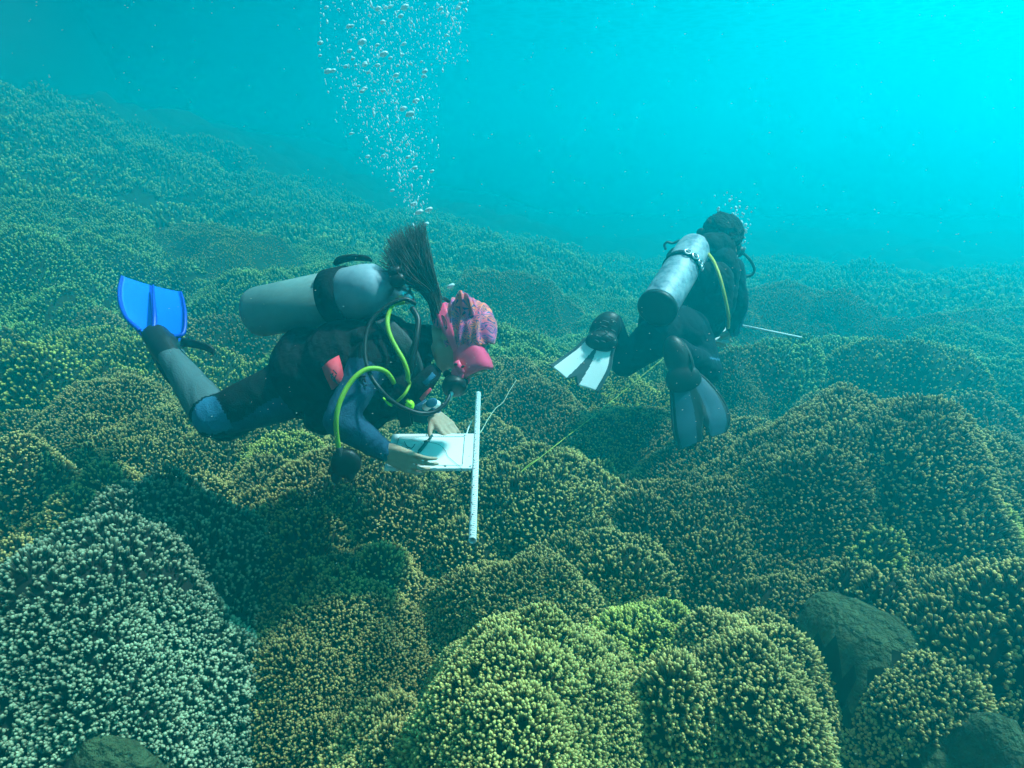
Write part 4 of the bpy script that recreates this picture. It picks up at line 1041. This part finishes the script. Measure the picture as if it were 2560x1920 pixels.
# regulator of the far person
rg2 = empty('regulator', z4(1075, 165, 3.4)); tag(rg2, 'breathing regulator with a mustard yellow hose on the farther person', 'regulator')
part('first_stage', [ellipsoid(z4(1072, 160, 3.36), (cv(.028, 0, 0), cv(0, .026, 0), cv(0, 0, .024))), capsule(z4(1060, 195, 3.36), .014, z4(1072, 165, 3.36), .016)], M_RUB, rg2)
part('hose', [sweep(spline([z4(1112, 292, 3.22), z4(1150, 345, 3.12), z4(1185, 430, 3.06), z4(1210, 520, 3.04), z4(1232, 620, 3.05), z4(1246, 700, 3.08), z4(1246, 775, 3.20)]), .0085, 10)], M_YEL2, rg2, label='mustard yellow hose')
part('hose', [sweep(spline([z4(1090, 190, 3.38), z4(1180, 150, 3.46), z4(1270, 210, 3.56), z4(1335, 285, 3.62), z4(1385, 335, 3.62), z4(1414, 395, 3.62), z4(1395, 435, 3.62), z4(1340, 445, 3.62)]), .0085, 10)], M_HOSE, rg2)
part('mouthpiece', [ellipsoid(z4(1315, 285, 3.60), (cv(.035, .01, 0), cv(0, .032, 0), cv(0, 0, .03)))], M_RUB, rg2)
# fins
def pick3(s, t):
    a = abs(s)
    if a > .86: return 0
    if t < .06: return 0
    w = .04 + .22 * max(0, t - .12) / .88
    return 0 if a < w else 1
nt_ = lambda s: -.035 * max(0, 1 - abs(s) / .22) ** 1 + .012 * math.cos(s * 3)
rows = [(z4(330, 835, 2.80), z4(515, 880, 2.80)), (z4(260, 905, 2.79), z4(497, 945, 2.79)), (z4(175, 965, 2.77), z4(478, 1050, 2.77)), (z4(84, 1030, 2.74), z4(398, 1205, 2.74))]
f2, _ = fin(p2, rows, [M_FINGREY, M_FINWHITE, M_RUB], pick3, .007, [ellipsoid(z4(447, 785, 2.83), (cv(.074, .0, 0), cv(.022, .085, 0), cv(0, 0, .045))), ellipsoid(z4(425, 865, 2.80), (cv(.078, -.01, 0), cv(.01, .05, 0), cv(0, 0, .032)))], M_RUB, label='white fin with grey rails, sole towards the camera', bend=.016, notch=nt_)
part('sole_tread', [sweep(spline([z4(410 + x, 700 + y * 1.0, 2.758 + .010 * (y / 200)), z4(410 + x + dx * .5, 700 + y + dy * .4, 2.755 + .010 * (y / 200)), z4(410 + x + dx, 700 + y + dy, 2.758 + .010 * (y / 200))], 3), .0036, 5)
                    for x, y, dx, dy in [(20, 30, 40, 12), (75, 25, 35, 18), (5, 60, 45, 14), (65, 62, 40, -12), (-15, 92, 30, -20), (35, 95, 18, 22), (75, 90, 30, 14), (-25, 125, 32, 10), (20, 128, 30, -16), (62, 130, 34, 12), (-30, 155, 26, 14), (10, 160, 30, 12), (50, 165, 30, -12)]], M_FINGREY, f2)
rows = [(z4(880, 1060, 2.80), z4(1010, 1030, 2.80)), (z4(882, 1160, 2.79), z4(1115, 1110, 2.79)), (z4(888, 1330, 2.76), z4(1215, 1230, 2.76)), (z4(900, 1460, 2.73), z4(1262, 1350, 2.73)), (z4(930, 1560, 2.72), z4(1240, 1440, 2.72))]
nt3 = lambda s: -.085 * max(0, 1 - abs(s - .12) / .2) + .004
f3, _ = fin(p2, rows, [M_RUB, M_FINDARK, M_RUB], lambda s, t: 0 if abs(s) > .86 or t < .12 else (0 if abs(s) < .12 + .16 * t else 1), .007, [ellipsoid(z4(925, 990, 2.83), (cv(.068, .0, 0), cv(-.03, .12, 0), cv(0, 0, .055))), ellipsoid(z4(955, 1110, 2.80), (cv(.085, .01, 0), cv(-.01, .07, 0), cv(0, 0, .035)))], M_RUB, label='black fin with navy panels hanging straight down', bend=.02, notch=nt3)
part('fin_strap', [sweep(spline([z4(1000, 1090, 2.78), z4(1010, 1010, 2.78), z4(985, 930, 2.80), z4(960, 880, 2.82)]), .008, 8)], M_RUB, f3)
# second slate and rod
s2 = part('writing_slate', [sheetgrid([[z4(1135, 800, 3.72), z4(1150, 860, 3.62)], [z4(1235, 735, 3.78), z4(1250, 880, 3.60)]], .008)], M_WHITE, None, smooth=False); tag(s2, 'small white slate held close by the farther person', 'slate')
ra, rb = z4(1255, 745, 3.72), z4(1722, 840, 3.55)
rod = part('measuring_rod', [sweep([ra, (ra + rb) / 2, rb], .0065, 10)], M_WHITE, None); tag(rod, 'thin white rod sticking out to the right from the hands of the farther person', 'rod')

# ================================================================== survey lines
def on_reef(px, py, lift=.05):
    d = P(px, py, 1) - CAM; t = .9
    while t < 9:
        q = CAM + d * t
        if q[2] < height(np.array([q[0]]), np.array([q[1]]))[0][0] + lift: break
        t += .01
    return CAM + d * t
ln = part('survey_line', [sweep(spline([onplane(1201, 1082, ZS), P(1222, 1045, 2.6), P(1240, 1020, 2.8), P(1258, 1005, 2.95), P(1275, 975, 3.15), P(1291, 950, 3.35)]), .0015, 6)], M_LINE, None); tag(ln, 'pale thin string rising from the edge of the slate to the upper right', 'string')
ln = part('survey_line', [sweep(spline([onplane(1166, 1088, ZS), P(1172, 1068, 2.4), P(1180, 1052, 2.5)]), .0026, 6)], M_WHITE, None); tag(ln, 'short white string end sticking up behind the slate', 'string')
a_ = on_reef(1300, 1182); b_ = on_reef(1347, 1147); 
ln = part('measuring_tape', [sweep(spline([a_, b_, on_reef(1406, 1100, .08), on_reef(1483, 1041, .09), on_reef(1560, 977, .12), on_reef(1662, 893, .16)]), .0016, 6), ribbon(spline([a_, (a_ + b_) / 2 + cv(0, .006, 0), b_]), cv(.5, .8, 0), [.012, .010, .003], .002)], M_YLINE, None); tag(ln, 'yellow-green line running over the coral between the two people', 'tape')

# ================================================================== bubbles and drifting specks
def bub_mat():
    m, n, b = mat('air_bubble'); b.inputs['Base Color'].default_value = (.75, .95, .95, 1); b.inputs['Roughness'].default_value = .12
    b.inputs['Specular IOR Level'].default_value = .9; b.inputs['Alpha'].default_value = .7; return m
M_BUB = bub_mat(); M_SPECK = simple('silt_speck', (.7, .72, .6), .9)
ico = bmesh.new(); bmesh.ops.create_icosphere(ico, subdivisions=1, radius=1); IV = np.array([v.co[:] for v in ico.verts]); IT = np.array([[v.index for v in f.verts] for f in ico.faces])
rb_ = np.random.default_rng(11)
def cloud(pts, rad, stretch, dirs):
    V = []; T = []
    for i, (p, r) in enumerate(zip(pts, rad)):
        d = unit(dirs[i]); v = IV * r * (1 + .25 * rb_.normal(0, 1, (len(IV), 1)) * (r > .0045)); al = (v @ d)[:, None] * d; V.append(p + v + al * (stretch[i] - 1)); T.append(IT + i * len(IV))
    return np.concatenate(V), np.concatenate(T)
def plume(n):
    out = []
    while len(out) < n:
        y = 570 - 640 * rb_.uniform(0, 1) ** .6
        c = np.interp(y, [-70, 0, 150, 300, 400, 480, 570], [975, 975, 955, 965, 1000, 1025, 1040]); w = np.interp(y, [-70, 0, 150, 300, 400, 480, 570], [160, 150, 135, 110, 85, 45, 18])
        x = c + w * np.clip(rb_.normal(0, .55), -1.15, 1.15)
        if y < 160 and rb_.uniform() < .22: x = rb_.uniform(1090, 1170) - (160 - y) * .0
        out.append(P(x, y, 2.25 + rb_.normal(0, .14)))
    return out
n = 2000; pts = plume(n); rad = .0010 + .0011 * rb_.exponential(.6, n); rad = np.clip(rad, .0009, .0045)
dirs = [cv(-.25 + .5 * ((proj(p)[0] - 900) / 300) * .3, 1, 0) + rb_.normal(0, .12, 3) for p in pts]
V, T = cloud(pts, rad, np.where(rb_.uniform(0, 1, n) < .7, rb_.uniform(1.6, 3.4, n), 1), dirs)
tag(link('bubble_plume', np_mesh('bubble_plume', V, T, M_BUB)), 'column of tiny bubbles rising from the near person to the surface', 'bubbles', kind='stuff')
big = plume(70)
bigpx = [(905, 105), (960, 135), (1040, 252), (1008, 272), (1025, 285), (990, 188), (911, 222), (1012, 18), (1048, 530), (1065, 560), (1072, 524), (1127, 715), (945, 22), (820, 178), (912, 162), (1035, 510)]
big = [P(x, y, 2.15) for x, y in bigpx] + big
for k, p in enumerate(big):
    r = .0105 * (rb_.uniform(.65, 1.15) if k < len(bigpx) else rb_.uniform(.35, .7))
    ico2 = ellipsoid((0, 0, 0), (cv(r * 1.35, r * .5, 0), cv(-r * .1, r * .75, 0), cv(0, 0, r)), 12, 8)
    jit = [V3(v) * (1 + .12 * math.sin(5 * i)) for i, v in enumerate(ico2[0])]
    o = part('bubble', [(jit, ico2[1])], M_BUB, None); o.location = Vector(p); tag(o, 'larger whitish air bubble in the column above the near person', 'bubble', 'larger bubbles above the near person')
cx, n = [], 170
pts = [P(1838 + rb_.normal(0, 14) + 10 * (rb_.uniform()), 575 + rb_.normal(0, 22), 3.45 + rb_.normal(0, .06)) for _ in range(n)] + [P(1830 + rb_.normal(0, 25), 480 + rb_.uniform(0, 80), 3.5) for _ in range(30)]
n = len(pts); V, T = cloud(pts, .0025 + .003 * rb_.exponential(.8, n), rb_.uniform(1, 1.8, n), [cv(.2, 1, 0)] * n)
tag(link('bubble_cluster', np_mesh('bubble_cluster', V, T, M_BUB)), 'small burst of bubbles beside the head of the farther person', 'bubbles', kind='stuff')
pts = []
for _ in range(1300):
    d = rb_.uniform(.7, 3.2); pts.append(P(rb_.uniform(0, 2560), rb_.uniform(0, 1900) if rb_.uniform() < .7 else rb_.uniform(500, 1250), d))
n = len(pts); V, T = cloud(pts, rb_.uniform(.0005, .0013, n) * [1.0] * np.array([(p - CAM) @ FW for p in pts]) * .6, rb_.uniform(1, 2.2, n), [cv(1, .2, 0)] * n)
tag(link('drifting_specks', np_mesh('drifting_specks', V, T, M_SPECK)), 'pale silt specks drifting in the water', 'specks', kind='stuff')


# ------------------------------------------------------------------ rippled sea surface overhead; caustic tint painted in to dapple the sun
ms_ = bpy.data.materials.new('caustic_tint_surface'); ms_.use_nodes = True; n = ms_.node_tree; n.nodes.clear()
oo = n.nodes.new('ShaderNodeOutputMaterial'); tr = n.nodes.new('ShaderNodeBsdfTransparent')
tc = n.nodes.new('ShaderNodeTexCoord')
nz = n.nodes.new('ShaderNodeTexNoise'); nz.inputs['Scale'].default_value = 1.1; nz.inputs['Detail'].default_value = 2; n.links.new(tc.outputs['Object'], nz.inputs['Vector'])
mxv = n.nodes.new('ShaderNodeVectorMath'); mxv.operation = 'MULTIPLY_ADD'; mxv.inputs[1].default_value = (1.1, 1.1, 0)
n.links.new(nz.outputs['Color'], mxv.inputs[0]); n.links.new(tc.outputs['Object'], mxv.inputs[2])
vo = n.nodes.new('ShaderNodeTexVoronoi'); vo.feature = 'DISTANCE_TO_EDGE'; vo.inputs['Scale'].default_value = 1.15; n.links.new(mxv.outputs[0], vo.inputs['Vector'])
cr = n.nodes.new('ShaderNodeValToRGB'); e = cr.color_ramp.elements
e[0].position = 0.0; e[0].color = (1, 1, 1, 1); e[1].position = .40; e[1].color = (.46, .48, .5, 1); k = e.new(.12); k.color = (.78, .8, .8, 1)
n.links.new(vo.outputs['Distance'], cr.inputs[0]); n.links.new(cr.outputs[0], tr.inputs[0]); n.links.new(tr.outputs[0], oo.inputs['Surface'])
gx = np.linspace(-60, 60, 61); X, Y = np.meshgrid(gx, np.linspace(-50, 70, 61)); Zs = 7.4 + .12 * fbm(X.ravel() * .6, Y.ravel() * .6, 71)
I = np.arange(X.size).reshape(X.shape); Qs = np.stack([I[:-1, :-1], I[:-1, 1:], I[1:, 1:], I[1:, :-1]], -1).reshape(-1, 4)
tag(link('water_surface', np_mesh('water_surface', np.stack([X.ravel(), Y.ravel(), Zs], 1), Qs, ms_)), kind='structure')

# ------------------------------------------------------------------ the water itself
HX = (-32, 32); HY = (-6, 36); HZ = (-4.2, 3.7)
Vh = [(x, y, z) for x in HX for y in HY for z in HZ]
Qh = [(0, 1, 3, 2), (4, 6, 7, 5), (0, 4, 5, 1), (2, 3, 7, 6), (0, 2, 6, 4), (1, 5, 7, 3)]
mh = bpy.data.materials.new('water_haze'); mh.use_nodes = True; n = mh.node_tree; n.nodes.clear()
oo = n.nodes.new('ShaderNodeOutputMaterial'); pv = n.nodes.new('ShaderNodeVolumePrincipled')
pv.inputs['Color'].default_value = (0.0, 0.67, 0.76, 1)
pv.inputs['Density'].default_value = 0.17
pv.inputs['Anisotropy'].default_value = 0.66
pv.inputs['Absorption Color'].default_value = (0.05, 0.60, 1.0, 1)
n.links.new(pv.outputs[0], oo.inputs['Volume'])
mh.cycles.homogeneous_volume = True
hz = link('haze', np_mesh('haze', Vh, Qh, mh, smooth=False)); tag(hz, kind='stuff')
